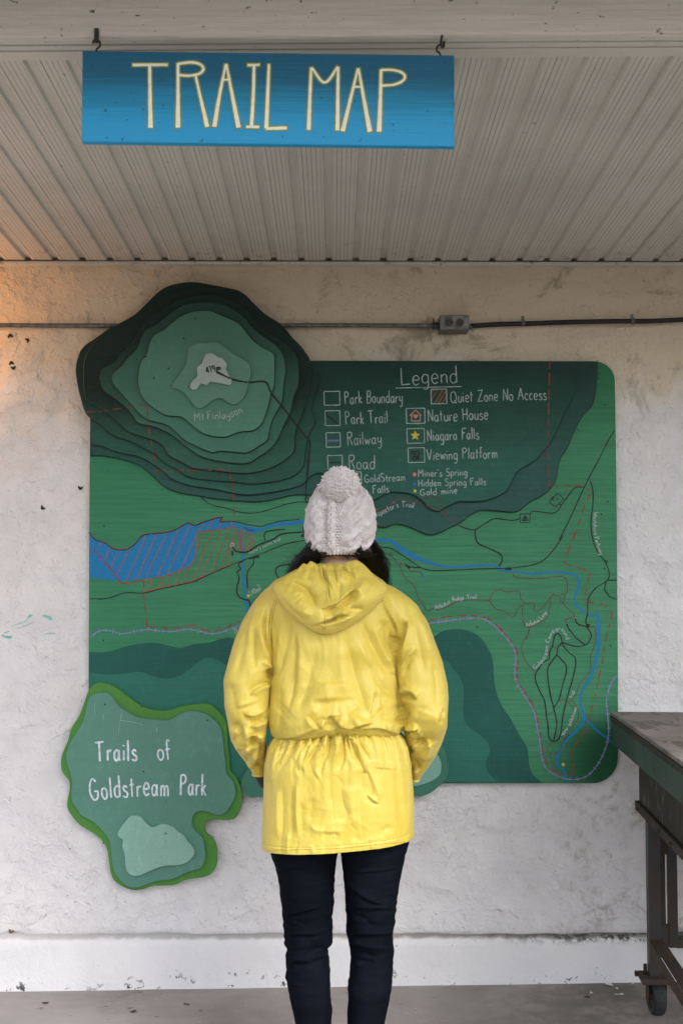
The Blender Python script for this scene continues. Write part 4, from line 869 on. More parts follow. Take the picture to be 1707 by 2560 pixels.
def closed(R):
    m, n = R.shape[:2]; v = R.reshape(-1, 3); f = grid_faces(m, n) + [list(range(n))[::-1], [(m-1)*n+k for k in range(n)]]; return v, f
def remesh(parts, voxel, it=2):
    mb = MB()
    for v, f in parts: mb.add(v, f)
    me = bpy.data.meshes.new('tmp'); me.from_pydata(mb.v, [], mb.f); o = bpy.data.objects.new('tmp', me); COL.objects.link(o)
    md = o.modifiers.new('r', 'REMESH'); md.mode = 'VOXEL'; md.voxel_size = voxel
    ms_ = o.modifiers.new('s', 'SMOOTH'); ms_.iterations = it; ms_.factor = .6
    dg = bpy.context.evaluated_depsgraph_get(); ev = o.evaluated_get(dg); m2 = bpy.data.meshes.new_from_object(ev)
    n = len(m2.vertices); co = np.empty(n*3); m2.vertices.foreach_get('co', co); no = np.empty(n*3); m2.vertex_normals.foreach_get('vector', no)
    bpy.data.objects.remove(o); bpy.data.meshes.remove(me)
    return m2, co.reshape(-1, 3), no.reshape(-1, 3)
def ell(c, r, n=24, m=16):
    v = [(c[0]+r[0]*math.sin(t)*math.cos(a), c[1]+r[1]*math.sin(t)*math.sin(a), c[2]+r[2]*math.cos(t)) for t in np.linspace(.02, math.pi-.02, m) for a in np.linspace(0, 2*math.pi, n, endpoint=False)]
    return closed(np.array(v).reshape(m, n, 3))
def limb(pts, r, n=14):
    mb = MB().tube(cr(pts, 5), np.interp(np.linspace(0, 1, (len(pts)-1)*5+1), np.linspace(0, 1, len(r)), r), n)
    return mb.v, mb.f
def seg_dist(px, py, path):
    """distance, signed side and position along a pixel polyline"""
    P = np.array(path, float); best = np.full(len(px), 1e9); sg = np.zeros(len(px)); tt = np.zeros(len(px)); L = np.linalg.norm(np.diff(P, axis=0), axis=1); cum = np.r_[0, np.cumsum(L)]
    for i in range(len(P)-1):
        a, b = P[i], P[i+1]; d = b-a; l2 = d@d; t = np.clip(((px-a[0])*d[0]+(py-a[1])*d[1])/l2, 0, 1)
        qx = px-a[0]-t*d[0]; qy = py-a[1]-t*d[1]; dist = np.hypot(qx, qy); s = np.sign(d[0]*(py-a[1])-d[1]*(px-a[0])); k = dist < best
        best = np.where(k, dist, best); sg = np.where(k, s, sg); tt = np.where(k, (cum[i]+t*L[i])/cum[-1], tt)
    return best, sg, tt
FS = {}
def folds(px, py, L):
    o = np.zeros(len(px))
    for kind, path, w, a in L:
        P = cr(np.array(path, float), 4) if len(path) > 2 else np.array(path, float)
        lo = P.min(0)-4*w; hi = P.max(0)+4*w; k = (px > lo[0]) & (px < hi[0]) & (py > lo[1]) & (py < hi[1])
        if not k.any(): continue
        d, s, t = seg_dist(px[k], py[k], P)
        tp = np.clip(np.minimum(t, 1-t)*3.6, 0, 1); tp = tp*tp*(3-2*tp); w = w*(.6+.5*tp)
        a = a*FS.get(kind, 1)
        if kind == 'g': r = (np.exp(-(d/w)**1.4)+.3*np.exp(-(d/(2.8*w))**2))*tp             # ridge (a>0) or valley (a<0)
        elif kind == 'r': r = np.exp(-(d/w)**1.3)*np.clip((1-t)*1.6, 0, 1)   # starts at full strength
        elif kind == 'v': r = np.clip(1-d/w, 0, 1)*tp          # sharp edged
        else: r = s*np.tanh(d/(w*.18))*np.exp(-(d/w)**1.4)*tp  # 's' one side up, the other down
        o[k] += a*r
    return o
coatm = M('yellow_rainwear', .5, .55)
cn = coatm.noise(sc=7, det=5, rough=.6); cf = coatm.noise(sc=240, det=2); cm = coatm.noise((1, 1, .5), sc=26, det=5, rough=.65, dist=.6)
k = coatm.mix(coatm.ramp(cn, .3, .7), (.58, .445, .058), (.63, .50, .090))
k = coatm.mix(coatm.ramp(coatm.noise(sc=14, det=6, rough=.8), .64, .76, 0, .22), k, (.45, .30, .05))
coatm.col(k); coatm.bump(coatm.ramp(coatm.math('ABSOLUTE', coatm.math('SUBTRACT', coatm.noise((1, 1, .55), sc=17, det=2, rough=.5, dist=.3), .5)), 0, .09), .0010, .5); coatm.bump(coatm.ramp(coatm.math('ABSOLUTE', coatm.math('SUBTRACT', coatm.noise((1, .8, .8), sc=42, det=2, rough=.5), .5)), 0, .08), .0004, .5); coatm.bump(cf, .0004, .6); coatm.b.inputs['Sheen Weight'].default_value = .1
coatm.l(coatm.ramp(cn,   .3, .7, .44, .58), coatm.b.inputs['Roughness'])
coat_mat = coatm.m
FEET = onY(850, 2700, YA)
person = empty('person', (float(onY(850, 2000, YA)[0]), YA, floor_z(0)), label='person seen from behind in a yellow raincoat and knit bobble hat facing the map', cat='person')

# ---- body (mostly hidden by the clothes): one continuous skin
def W3(x, y, dy=0.): p = onY(x, y, YA+dy); return np.array(p)
hd = W3(850, 1325, .0)
HC = np.array([hd[0], YA+.01, hd[2]])
sh_l = W3(718, 1532, .01); sh_r = W3(976, 1525, .01); md_l = W3(664, 1620, .0); md_r = W3(1020, 1612, .0); el_l = W3(622, 1800, .0); el_r = W3(1066, 1790, .0); wr_l = W3(660, 1930, .10); wr_r = W3(1032, 1935, .10)
hip = W3(850, 1950)
zf = floor_z(0)
parts = [ell(HC, (.074, .092, .115)), ell(HC+[0, .035, -.055], (.055, .06, .06)), limb([HC+[0, .0, -.05], HC+[0, -.015, -.14], HC+[0, -.01, -.21]], [.055, .052, .065])]
for s_ in (-1, 1): parts.append(ell(HC+[s_*.076, .0, -.015], (.012, .02, .032), 12, 8))          # ears
parts.append(limb([HC+[0, .098, -.0], HC+[0, .112, -.03]], [.009, .013]))                         # nose
parts.append(limb([HC+[-.02, .086, -.062], HC+[0, .094, -.062], HC+[.02, .086, -.062]], [.006, .009, .006]))  # mouth
chest = W3(850, 1600); waist = W3(850, 1800)
parts += [ell(chest, (.125, .08, .17)), ell((chest+waist)/2, (.12, .08, .20)), ell(hip+[0, 0, .05], (.15, .09, .13))]
for sh, md, elb, wr, sgn in ((sh_l, md_l, el_l, wr_l, -1), (sh_r, md_r, el_r, wr_r, 1)):
    parts.append(limb([chest*.4+sh*.6+[0, 0, .04], sh], [.045, .036]))
    parts.append(limb([sh, md, md*.5+elb*.5, elb], [.036, .033, .031, .032]))
    parts.append(limb([elb, elb*.5+wr*.5, wr], [.034, .030, .022]))
    d = np.array([-sgn*.85, .10, -.35]); d /= np.linalg.norm(d); palm = wr+d*.05
    parts.append(limb([wr, wr+d*.03, wr+d*.085], [.023, .026, .028]))
    side = np.cross(d, [0, 0, 1.]); side /= np.linalg.norm(side); dn = np.cross(side, d)
    for q_, ln in zip((-1.5, -.5, .5, 1.5), (.062, .075, .07, .056)):
        b = wr+d*.085+side*q_*.016
        parts.append(limb([b-d*.02, b+d*ln*.45-dn*.004, b+d*ln*.8-dn*.018, b+d*ln-dn*.034], [.009, .0088, .008, .007], 8))
    parts.append(limb([wr+d*.025+side*(-.02), wr+d*.055+side*(-.045)-dn*.008, wr+d*.085+side*(-.05)-dn*.02], [.012, .010, .008], 8))
kn_l = W3(768, 2400); kn_r = W3(928, 2400); an_l = W3(782, 2680, .02); an_r = W3(915, 2680, .02)
an_l[2] = an_r[2] = zf+.09
for hp, kn, an in ((W3(765, 2060), kn_l, an_l), (W3(935, 2060), kn_r, an_r)):
    parts.append(limb([hp, hp*.5+kn*.5, kn], [.068, .062, .044])); parts.append(limb([kn, kn*.6+an*.4+[0, -.015, 0], an], [.042, .044, .030]))
    parts.append(limb([an+[0, -.03, -.045], an+[0, .03, -.050], an+[0, .09, -.056], an+[0, .13, -.058]], [.024, .026, .020, .012]))
bm_, co, no = remesh(parts, .0045, 6)
co = co - np.array(person.location); bm_.vertices.foreach_set('co', co.ravel()); bm_.update(); bm_.shade_smooth()
skin = M('skin', .5, .4); skin.b.inputs['Subsurface Weight'].default_value = .08; skin.b.inputs['Subsurface Radius'].default_value = (.01, .004, .002)
skn = skin.noise(sc=60, det=3); skin.col(skin.mix(skn, (.50, .31, .24), (.60, .39, .31))); skin.bump(skn, .0004)
bm_.materials.clear(); bm_.materials.append(skin.m); bo = bpy.data.objects.new('body', bm_); COL.objects.link(bo); bo.parent = person
eyem = flat('eye_white', (.75, .73, .7), .2, .5, bump=0); iris = flat('iris', (.05, .03, .02), .2, .5, bump=0)
for s_ in (-1, 1):
    v, f = ell(HC+[s_*.03, .078, .004], (.013, .013, .011), 14, 10); e_ = mesh('eye', v, f, eyem, person, True)
    v, f = ell(HC+[s_*.03, .0885, .004], (.0055, .003, .0055), 12, 8); mesh('iris', v, f, iris, e_, True)

# ---- raincoat: blouson with sleeves
body_rows = [(1408,775,880,.075,.06,.02),(1425,735,920,.10,.07,.01),(1450,690,958,.115,.085,.0),(1480,664,985,.125,.10,0),(1520,655,1003,.132,.11,0),(1560,668,996,.136,.12,0),(1610,676,990,.14,.13,0),(1680,679,990,.145,.13,0),
             (1750,677,994,.155,.13,0),(1790,674,1001,.166,.135,0),(1818,673,1007,.168,.135,0),(1838,675,1009,.158,.13,0),(1851,682,1003,.140,.125,0),(1857,695,990,.120,.115,0),(1857,712,972,.105,.105,0)]
TR = loft(resample_py(body_rows, 4), 220, YA, .82)
def waist_shift(R, z0, z1):        # the elastic waist rides higher in the middle of the back
    z = R[..., 2]; w = np.clip((z0-z)/(z0-z1), 0, 1); xx = (R[..., 0]-HC[0])/.17
    cur = .016*np.exp(-(xx*1.5)**2) + .007*(xx) ; R[..., 2] += w*cur; return R
zt0 = onY(850, 1740, YA-.15)[2]; zt1 = onY(850, 1858, YA-.15)[2]
waist_shift(TR, zt0, zt1)
def sleeve(rows):
    return loft(resample_py(rows, 4), 96, YA, .95)
SL = sleeve([(1462,700,735,.04,.04,.0),(1475,664,740,.06,.06,0),(1500,643,740,.075,.07,0),(1525,625,725,.080,.075,0),(1560,603,708,.082,.078,-.005),(1600,587,694,.082,.078,-.01),(1656,573,684,.080,.076,-.015),(1705,562,676,.078,.075,-.02),(1767,564,671,.078,.072,-.030),
             (1807,571,668,.076,.070,-.034),(1840,576,667,.070,.07,-.026),(1857,579,666,.064,.07,-.010),(1880,592,664,.052,.07,.015),(1908,612,663,.044,.065,.055),(1940,632,664,.036,.055,.095)])
SR = sleeve([(1452,915,950,.04,.04,.0),(1465,910,980,.06,.06,0),(1485,910,1008,.075,.07,0),(1515,925,1042,.080,.075,0),(1558,955,1069,.082,.078,-.005),(1603,976,1087,.082,.078,-.01),(1660,988,1106,.080,.076,-.015),(1720,994,1119,.080,.075,-.02),(1756,997,1121,.080,.075,-.030),
             (1797,1001,1119,.078,.072,-.034),(1826,1006,1117,.070,.07,-.020),(1862,1013,1102,.056,.07,.010),(1899,1020,1083,.046,.066,.045),(1925,1025,1066,.040,.06,.075),(1954,1028,1046,.032,.05,.10)])
cm_, co, no = remesh([closed(TR), closed(SL), closed(SR)], .0036, 4)
TF = [ # torso back
 ('g',[(736,1568),(737,1624),(731,1705),(718,1790)],7,-.010),('g',[(745,1575),(748,1640),(744,1720)],9,.004),('g',[(725,1540),(718,1593),(697,1690)],7,-.006),('g',[(705,1520),(700,1600),(690,1680)],6,.003),
 ('g',[(795,1610),(780,1660),(765,1726),(740,1785)],15,-.010),('g',[(700,1700),(698,1780),(690,1845)],7,-.004),('g',[(815,1700),(818,1760)],30,.010),('g',[(770,1740),(790,1790)],12,.005),
 ('g',[(822,1788),(826,1826)],9,-.020),('s',[(764,1791),(780,1808),(795,1824)],9,.007),('s',[(822,1789),(845,1812),(870,1822),(902,1812),(938,1808)],12,-.010),('g',[(822,1786),(805,1815),(800,1826)],6,.010),
 ('g',[(842,1800),(862,1812)],7,.008),('s',[(877,1832),(915,1823),(945,1822),(985,1832),(1008,1848)],9,-.005),('s',[(690,1848),(740,1842),(775,1828),(800,1824)],8,-.005),
 ('g',[(868,1600),(876,1640),(888,1690),(905,1745),(922,1790)],12,-.010),('g',[(845,1600),(855,1680),(868,1750)],14,.005),('g',[(890,1590),(915,1650),(945,1720),(970,1765)],12,.005),
 ('g',[(906,1640),(930,1680),(955,1715),(990,1752)],10,-.009),('g',[(902,1545),(920,1585),(936,1618),(963,1668),(989,1703)],9,-.009),('g',[(930,1560),(955,1620),(980,1670)],6,.005),
 ('g',[(945,1555),(965,1565),(973,1600),(978,1640)],8,-.009),('v',[(981,1570),(983,1630),(988,1700)],5,-.012),('g',[(940,1770),(960,1790),(985,1800)],10,-.005),('s',[(938,1725),(930,1765),(925,1790)],9,.004),
 ('g',[(968,1640),(985,1690)],5,.006),('g',[(900,1790),(880,1806)],12,.005),('g',[(860,1790),(880,1775),(900,1760)],9,-.004),('g',[(755,1470),(735,1500)],12,.0),
 ('g',[(700,1790),(720,1770)],14,-.003),('g',[(960,1815),(985,1812)],8,.006),
 # left sleeve
 ('g',[(650,1556),(655,1610),(672,1662)],7,.009),('v',[(664,1520),(660,1575),(668,1620),(679,1655)],5,-.010),('g',[(636,1560),(634,1620),(637,1680)],7,-.009),('g',[(654,1492),(630,1530),(611,1583),(601,1644),(595,1710)],15,-.009),
 ('g',[(645,1500),(625,1560),(620,1620)],8,.005),('s',[(620,1740),(640,1722),(660,1712),(680,1711)],10,.011),('g',[(650,1655),(668,1662),(680,1676)],5,.008),('g',[(668,1668),(678,1700)],7,-.012),
 ('s',[(606,1782),(630,1792),(650,1785),(668,1770)],10,-.010),('s',[(622,1814),(645,1806),(662,1800),(672,1790)],9,.012),('g',[(580,1830),(590,1816),(602,1836),(606,1856)],9,-.014),('g',[(612,1810),(618,1850),(622,1890)],7,.013),
 ('g',[(632,1838),(634,1868)],9,-.020),('g',[(646,1836),(656,1856)],8,.012),('g',[(648,1873),(664,1878)],6,-.014),('g',[(582,1860),(600,1868),(618,1905)],6,.008),('g',[(596,1862),(610,1890),(622,1912)],5,-.010),('g',[(628,1888),(645,1893)],9,.010),
 ('g',[(634,1912),(652,1915),(664,1905)],5,-.009),('g',[(575,1700),(585,1745),(592,1780)],9,-.005),('g',[(600,1745),(606,1770)],14,.006),
 # right sleeve
 ('g',[(1018,1548),(1004,1583),(989,1630)],8,-.015),('g',[(1023,1544),(1015,1590),(1007,1636)],4,.009),('v',[(986,1590),(988,1640)],7,-.016),('s',[(1042,1618),(1020,1650),(1006,1690)],9,.008),('s',[(994,1737),(1012,1733),(1028,1731),(1043,1752)],10,-.012),
 ('g',[(1000,1752),(1008,1778),(1018,1800)],10,-.014),('g',[(998,1790),(1008,1812)],6,-.016),('s',[(1006,1818),(1025,1824),(1048,1820)],9,-.012),('g',[(1018,1838),(1035,1830),(1052,1822)],5,.009),('g',[(1050,1842),(1054,1864)],10,-.018),('g',[(1038,1848),(1030,1880)],6,.008),
 ('g',[(1066,1838),(1070,1868),(1050,1905)],5,.012),('g',[(1018,1868),(1030,1884)],7,-.014),('g',[(1012,1488),(1035,1550),(1048,1610),(1065,1710)],12,-.007),('g',[(1035,1500),(1060,1580),(1080,1660)],12,.005),('g',[(1080,1640),(1092,1720),(1090,1800)],10,-.005),
 ('g',[(1100,1750),(1088,1820),(1070,1870)],10,.006),('g',[(1112,1770),(1095,1815)],5,-.005),('g',[(1030,1900),(1048,1925)],8,-.010),('g',[(1030,1925),(1046,1930)],5,.008),('g',[(1000,1650),(1002,1720)],8,.004),
 # seams
 ('g',[(952,1500),(965,1530),(980,1558),(988,1590)],1.6,-.004),('g',[(958,1497),(972,1528),(987,1556),(994,1580)],2.2,.0022),('g',[(690,1492),(678,1540),(676,1580),(682,1630)],1.6,-.004),('g',[(683,1560),(686,1600),(682,1640)],4,.003)]
def creases(px, py, n, box, ang, L_, W_, amp, seed):
    """random straight tent-shaped creases inside a pixel box"""
    r = np.random.default_rng(seed); o = np.zeros(len(px)); x0, y0, x1, y1 = box
    for _ in range(n):
        cx, cy = r.uniform(x0, x1), r.uniform(y0, y1); a = math.radians(r.normal(ang[0], ang[1])); l = r.uniform(*L_); w = r.uniform(*W_); h = r.choice([-1, 1])*r.uniform(.4, 1)*amp*min(1, w/8)
        k = (np.abs(px-cx) < l*1.8+w) & (np.abs(py-cy) < l*1.8+w)
        if not k.any(): continue
        dx, dy = px[k]-cx, py[k]-cy; u = dx*math.cos(a)+dy*math.sin(a); v = -dx*math.sin(a)+dy*math.cos(a) + .0015*u*u*r.normal()
        e = np.exp(-(u/l)**2); ww = w*(.35+.65*e); o[k] += h*e*np.where(r.random() < .5, np.exp(-np.abs(v)/ww), np.tanh(v/(ww*.8))*np.exp(-(v/ww)**2)*1.1)
    return o
def deform(co, no, L, crumple=.0008, sc=1.0):
    px, py = proj(co); fc = np.clip(-no[:,1]*2.2, 0, 1)
    d = folds(px, py, L)*fc*sc
    d += crumple*(np.abs(n3(co*[1,1,.6], 24))*1.6-.8) + .0045*(np.abs(n3(co*[1.2,1,.5], 8.5))-.5) + .0003*np.abs(n3(co, 60))
    d += fc*(creases(px, py, 16, (680, 1560, 990, 1830), (84, 18), (25, 70), (5, 15), .0034, 1) + creases(px, py, 14, (690, 1780, 1000, 1850), (20, 35), (8, 28), (3, 9), .0030, 2)
          + creases(px, py, 14, (565, 1500, 680, 1760), (100, 16), (20, 60), (4, 12), .0035, 3) + creases(px, py, 24, (570, 1740, 675, 1930), (150, 30), (8, 26), (2.5, 8), .0060, 4)
          + creases(px, py, 14, (985, 1500, 1115, 1730), (80, 16), (20, 60), (4, 12), .0035, 5) + creases(px, py, 24, (1000, 1710, 1115, 1930), (28, 30), (8, 26), (2.5, 8), .0060, 6))
    d = np.clip(d, -.020, .03)
    dirn = no*.6 + np.array([0, -.4, 0])*fc[:, None]
    return co + dirn*d[:, None]
FS.update(g=.72); co = deform(co, no, TF, sc=1.75)
# keep the back of the hood's seat slightly in, and store
co = co - np.array(person.location); cm_.vertices.foreach_set('co', co.ravel()); cm_.update(); cm_.shade_smooth()
cm_.materials.clear(); cm_.materials.append(coat_mat); coat = bpy.data.objects.new('raincoat', cm_); COL.objects.link(coat); coat.parent = person

# ---- skirt of the coat
sk_rows = [(1836,718,968,.105,.10,0),(1846,700,985,.125,.11,0),(1856,686,1000,.140,.12,0),(1868,678,1010,.148,.125,0),(1890,669,1019,.154,.13,0),(1930,662,1026,.158,.135,0),(1990,659,1032,.160,.14,0),(2040,657,1035,.161,.14,0),(2090,656,1034,.160,.14,0),(2120,655.5,1033,.160,.14,0),(2132,655.5,1033,.160,.14,0)]
R = loft(resample_py(sk_rows, 1.6), 620, YA, .8)
m, n = R.shape[:2]
zs_ = onY(850, 1836, YA-.11)[2]; ze_ = onY(850, 2132, YA-.16)[2]
w = np.clip((zs_-R[...,2])/(zs_-ze_), 0, 1); xx = (R[...,0]-HC[0])/.2
R[...,2] += (1-w)**3*(.013*np.exp(-(xx*1.5)**2)+.006*xx) + w**2*(.0145*xx)
v = R.reshape(-1, 3).copy(); fcs = grid_faces(m, n)
tmp = bpy.data.meshes.new('t'); tmp.from_pydata(v.tolist(), [], fcs); tmp.update(); no = np.empty(len(v)*3); tmp.vertex_normals.foreach_get('vector', no); no = no.reshape(-1, 3); bpy.data.meshes.remove(tmp)
if (no[:,1]*(v[:,1]-YA)).mean() < 0: no = -no
SF = [('r',[(766,1838),(752,1870),(739,1904)],4.5,-.010),('r',[(785,1835),(765,1880),(752,1915)],4,-.009),('r',[(776,1838),(770,1880),(745,1925)],4,.006),('r',[(806,1834),(790,1870),(762,1915)],4,-.011),('r',[(827,1836),(818,1880),(799,1932)],4.5,-.011),
 ('r',[(860,1838),(857,1900),(843,1936)],5,-.015),('r',[(868,1842),(878,1890),(884,1908)],3.5,-.010),('r',[(876,1848),(895,1895),(918,1950)],5,-.011),('r',[(742,1850),(715,1900),(694,1934)],5,-.009),('r',[(720,1856),(700,1890),(685,1918)],5,-.007),
 ('r',[(700,1860),(690,1880)],4,-.006),('r',[(838,1836),(842,1875),(828,1920)],4,.006),('r',[(848,1838),(850,1870)],3.5,.008),('r',[(815,1836),(805,1870),(790,1900)],4,.006),('r',[(895,1842),(905,1870),(925,1900)],4,-.006),('r',[(756,1845),(742,1880),(728,1910)],4,.006),
 ('g',[(908,1900),(930,1945),(946,1985),(949,2010)],6,.006),('g',[(903,1920),(915,1960),(935,2000)],9,-.009),('s',[(915,1985),(935,2004),(950,2010)],8,-.004),('g',[(833,1936),(842,1985),(852,2027),(870,2060)],13,-.012),('g',[(820,1945),(815,2000),(812,2050)],15,.005),
 ('g',[(777,2050),(783,2072),(815,2078),(865,2078)],7,.005),('g',[(800,2088),(850,2090)],10,-.005),('g',[(780,1990),(778,2060)],8,-.004),('g',[(694,1960),(692,2020),(694,2100)],8,.005),('g',[(706,1960),(704,2100)],6,-.005),('g',[(728,1950),(726,2030),(730,2110)],8,-.006),('g',[(742,1950),(741,2020),(745,2100)],6,.007),
 ('g',[(752,2000),(755,2100)],7,-.005),('g',[(676,1940),(674,2060)],6,-.004),('g',[(690,1880),(668,1960)],10,.004),('g',[(760,1925),(740,1930)],7,-.006),('g',[(800,1935),(790,1940)],8,.004),('g',[(865,1960),(880,2040)],12,.006),('g',[(960,1900),(958,1925)],18,.004),
 ('g',[(985,1900),(1000,2000),(1012,2090)],10,-.004),('g',[(1002,1900),(1012,2020)],7,.004),('g',[(940,2095),(960,2075),(990,2068)],9,-.004),('g',[(900,2060),(890,2110)],10,-.003),('g',[(720,2080),(716,2140)],4,.004),('g',[(776,2110),(786,2140)],4,.0035),('g',[(840,2100),(850,2135)],5,.003),('g',[(745,2100),(735,2142)],3,-.003),('g',[(925,2090),(930,2126)],5,.003)]
FS.update(g=.55, r=1.25)
px, py = proj(v); fc = np.clip(-no[:,1]*2.2, 0, 1)
d = folds(px, py, SF)*fc*1.5 + fc*(creases(px, py, 26, (660, 1900, 1030, 2125), (88, 12), (30, 90), (5, 14), .0026, 7) + creases(px, py, 50, (670, 1850, 1010, 1930), (95, 20), (10, 36), (2, 6), .0040, 8) + creases(px, py, 24, (700, 2020, 980, 2110), (10, 40), (8, 26), (3, 8), .0016, 9))
# many fine gathers under the elastic, fading downward
ang = np.arctan2(v[:,1]-YA, v[:,0]-HC[0]); wv = w.reshape(-1)
ph = 3*np.interp(ang, np.linspace(-math.pi, math.pi, 40), rng.standard_normal(40))
d += np.exp(-(wv/.10)**1.2)*.0080*np.sin(ang*62+ph)*(.6+.4*np.sin(ang*17+1)) + np.exp(-((wv-.02)/.35)**2)*.0028*np.sin(ang*31+ph*.7)
d += .0010*(np.abs(n3(v*[1,1,.45], 22))-.5) + .005*(np.abs(n3(v*[1.3,1,.32], 7.5))-.5) + .0003*np.abs(n3(v, 60))
# hem: stitch line and the thicker turned edge
zl = ze_ + .0145*((v[:,0]-HC[0])/.2); hz = v[:,2]-zl
d += -.0016*np.exp(-((hz-.017)/.0012)**2) + .0010*(hz < .017) + (hz < .018)*.0012*n3(v*[1,1,.1], 60) + np.exp(-((hz-.017)/.006)**2)*.0008*n3(v*[1,1,.1], 120)
v2 = v + (no*.6+np.array([0, -.4, 0])*fc[:,None])*d[:,None]
R2 = v2.reshape(m, n, 3); last = R2[-1]; cen = last.mean(0); inner = []
for q_, dz in ((.985, .0), (.975, .004), (.972, .08), (.97, .20)):
    r_ = cen+(last-cen)*q_; r_[:,2] = last[:,2]+dz; inner.append(r_)
R2 = np.concatenate([R2, np.array(inner)]); m2 = len(R2)
mesh('coat_skirt', R2.reshape(-1, 3), grid_faces(m2, n), coat_mat, coat, True)

# ---- hood lying on the back
ho = np.array([(684,1463),(686,1480),(692,1495),(709,1518),(732,1543),(762,1564),(787,1579),(812,1586),(835,1583),(870,1569),(904,1549),(934,1523),(957,1497),(966,1477),(962,1460),(937,1441),(922,1424),(910,1412),(893,1401),(880,1402),(868,1405),(858,1411),(846,1410),(835,1416),(826,1412),(816,1415),(806,1411),(798,1417),(788,1408),(776,1403),(767,1411),(757,1409),(741,1426),(720,1437),(704,1450)], float)
hc_ = np.array([820, 1485.]); K = 300; M_ = 110
an = np.linspace(0, 2*math.pi, K, endpoint=False)
dn_ = cr(ho, 10, True); ang0 = np.unwrap(np.arctan2(dn_[:,1]-hc_[1], dn_[:,0]-hc_[0])); 
if ang0[-1] < ang0[0]: dn_ = dn_[::-1]; ang0 = np.unwrap(np.arctan2(dn_[:,1]-hc_[1], dn_[:,0]-hc_[0]))
s_ = np.linspace(0, len(dn_), K, endpoint=False); ol_ = np.stack([np.interp(s_, np.arange(len(dn_)+1), np.r_[dn_[:,i], dn_[0,i]]) for i in (0, 1)], 1)
HF = [('s',[(893,1470),(880,1478),(855,1500),(835,1513),(812,1521),(797,1527)],16,.016),('g',[(915,1440),(905,1462),(885,1480)],9,.010),('g',[(925,1470),(895,1500),(860,1520),(820,1530)],18,.010),
 ('g',[(700,1470),(708,1495),(725,1515),(750,1530),(790,1540)],12,.006),('g',[(708,1450),(735,1460),(765,1475),(780,1495),(792,1525)],9,-.014),('g',[(715,1455),(735,1470),(755,1495)],14,.008),
 ('g',[(775,1405),(773,1430),(768,1455)],5,-.006),('g',[(760,1412),(752,1430),(735,1445)],6,-.005),('r',[(797,1418),(800,1440),(812,1458),(822,1470)],4,-.012),('r',[(805,1416),(812,1445),(826,1465),(838,1505)],4,-.012),('g',[(815,1420),(828,1470),(830,1500)],6,.006),
 ('r',[(834,1420),(840,1450),(850,1475)],3.5,-.009),('r',[(840,1416),(856,1440),(872,1458)],4,.008),('r',[(853,1415),(862,1425),(880,1440),(895,1450)],4,-.008),('g',[(870,1410),(885,1425),(895,1445)],6,.005),('g',[(843,1510),(850,1480),(848,1450)],6,-.006),
 ('s',[(770,1568),(800,1558),(830,1547),(848,1537),(880,1540)],9,-.010),('g',[(800,1558),(825,1552),(845,1540)],5,-.009),('g',[(780,1566),(810,1562),(850,1556),(900,1535)],7,.008),('g',[(870,1520),(895,1522),(912,1520)],5,-.006),('g',[(850,1530),(880,1528)],6,.005),
 ('g',[(690,1470),(698,1500),(720,1525),(760,1556)],4,.006),('g',[(700,1478),(712,1505),(740,1535),(770,1558)],4,-.005),('g',[(810,1520),(808,1560),(810,1580)],1.8,-.002),('g',[(813,1440),(822,1490),(824,1515)],1.5,-.002),('g',[(740,1500),(770,1520)],16,.006)]
FS.clear(); vs = []; rr = np.linspace(0, 1, M_)
for r_ in rr:
    p = hc_ + (ol_-hc_)*r_
    base = -.955 - .055*np.clip((p[:,1]-1400)/180, 0, 1)
    low = np.clip((p[:,1]-1400)/150, 0, 1)
    bul = (.030+.036*low)*(1-r_**3.2)**.75
    vs.append(np.column_stack([p, base-bul+.0]))
P_ = np.concatenate(vs); d = folds(P_[:,0], P_[:,1], HF)*1.6 + creases(P_[:,0], P_[:,1], 22, (700, 1415, 950, 1570), (60, 60), (8, 34), (2.5, 9), .0042, 10) + creases(P_[:,0], P_[:,1], 40, (745, 1410, 915, 1450), (90, 18), (6, 20), (1.5, 4), .004, 11)
edge = np.repeat(1-rr**8, K)
top_g = np.exp(-((P_[:,1]-1412)/16)**2); d += top_g*.006*np.sin(P_[:,0]*.33+2*np.sin(P_[:,0]*.07))*edge
yy = P_[:,2] - d*edge
wpt = onY(P_[:,0], P_[:,1], yy); nz_ = .0022*np.abs(n3(wpt, 26))+.005*np.abs(n3(wpt, 10))-.004; wpt = onY(P_[:,0], P_[:,1], yy-nz_*edge)
back = []
for q_, dy in ((1.0, .012), (.97, .03), (.85, .05), (.4, .06)):
    p = hc_ + (ol_-hc_)*q_; base = -.955 - .055*np.clip((p[:,1]-1400)/180, 0, 1); back.append(onY(p[:,0], p[:,1], base+dy))
R = np.concatenate([wpt.reshape(M_, K, 3), np.array(back)])
v = R.reshape(-1, 3); f = [t[::-1] for t in grid_faces(len(R), K)] + [[(len(R)-1)*K+k_ for k_ in range(K)][::-1]]
hood = mesh('hood', v, f, coat_mat, coat, True)
# dark undersleeve at the left cuff, rolled cuff edges
lin = flat('dark_lining', (.05, .035, .035), .7, var=.5, sc=40)
cuffp = loft([(1925,630,666,.030,.04,.09),(1940,635,668,.028,.04,.10),(1958,644,670,.024,.04,.105),(1970,651,672,.018,.03,.11)], 32, YA, .9)
v, f = closed(cuffp); mesh('shirt_cuff', v, f, lin, person, True)
def ring(R, y, rad, name):
    row = R[-1] if y is None else R[np.argmin(np.abs(R[:,:,2].mean(1)-y))]
    mb = MB(); pts = np.vstack([row[::4], row[:1], row[4:5]]); mb.tube(pts, rad, 6, False); mb.build(name, coat_mat, coat, True)
ring(SL, None, .0035, 'cuff_edge'); ring(SR, None, .0035, 'cuff_edge')

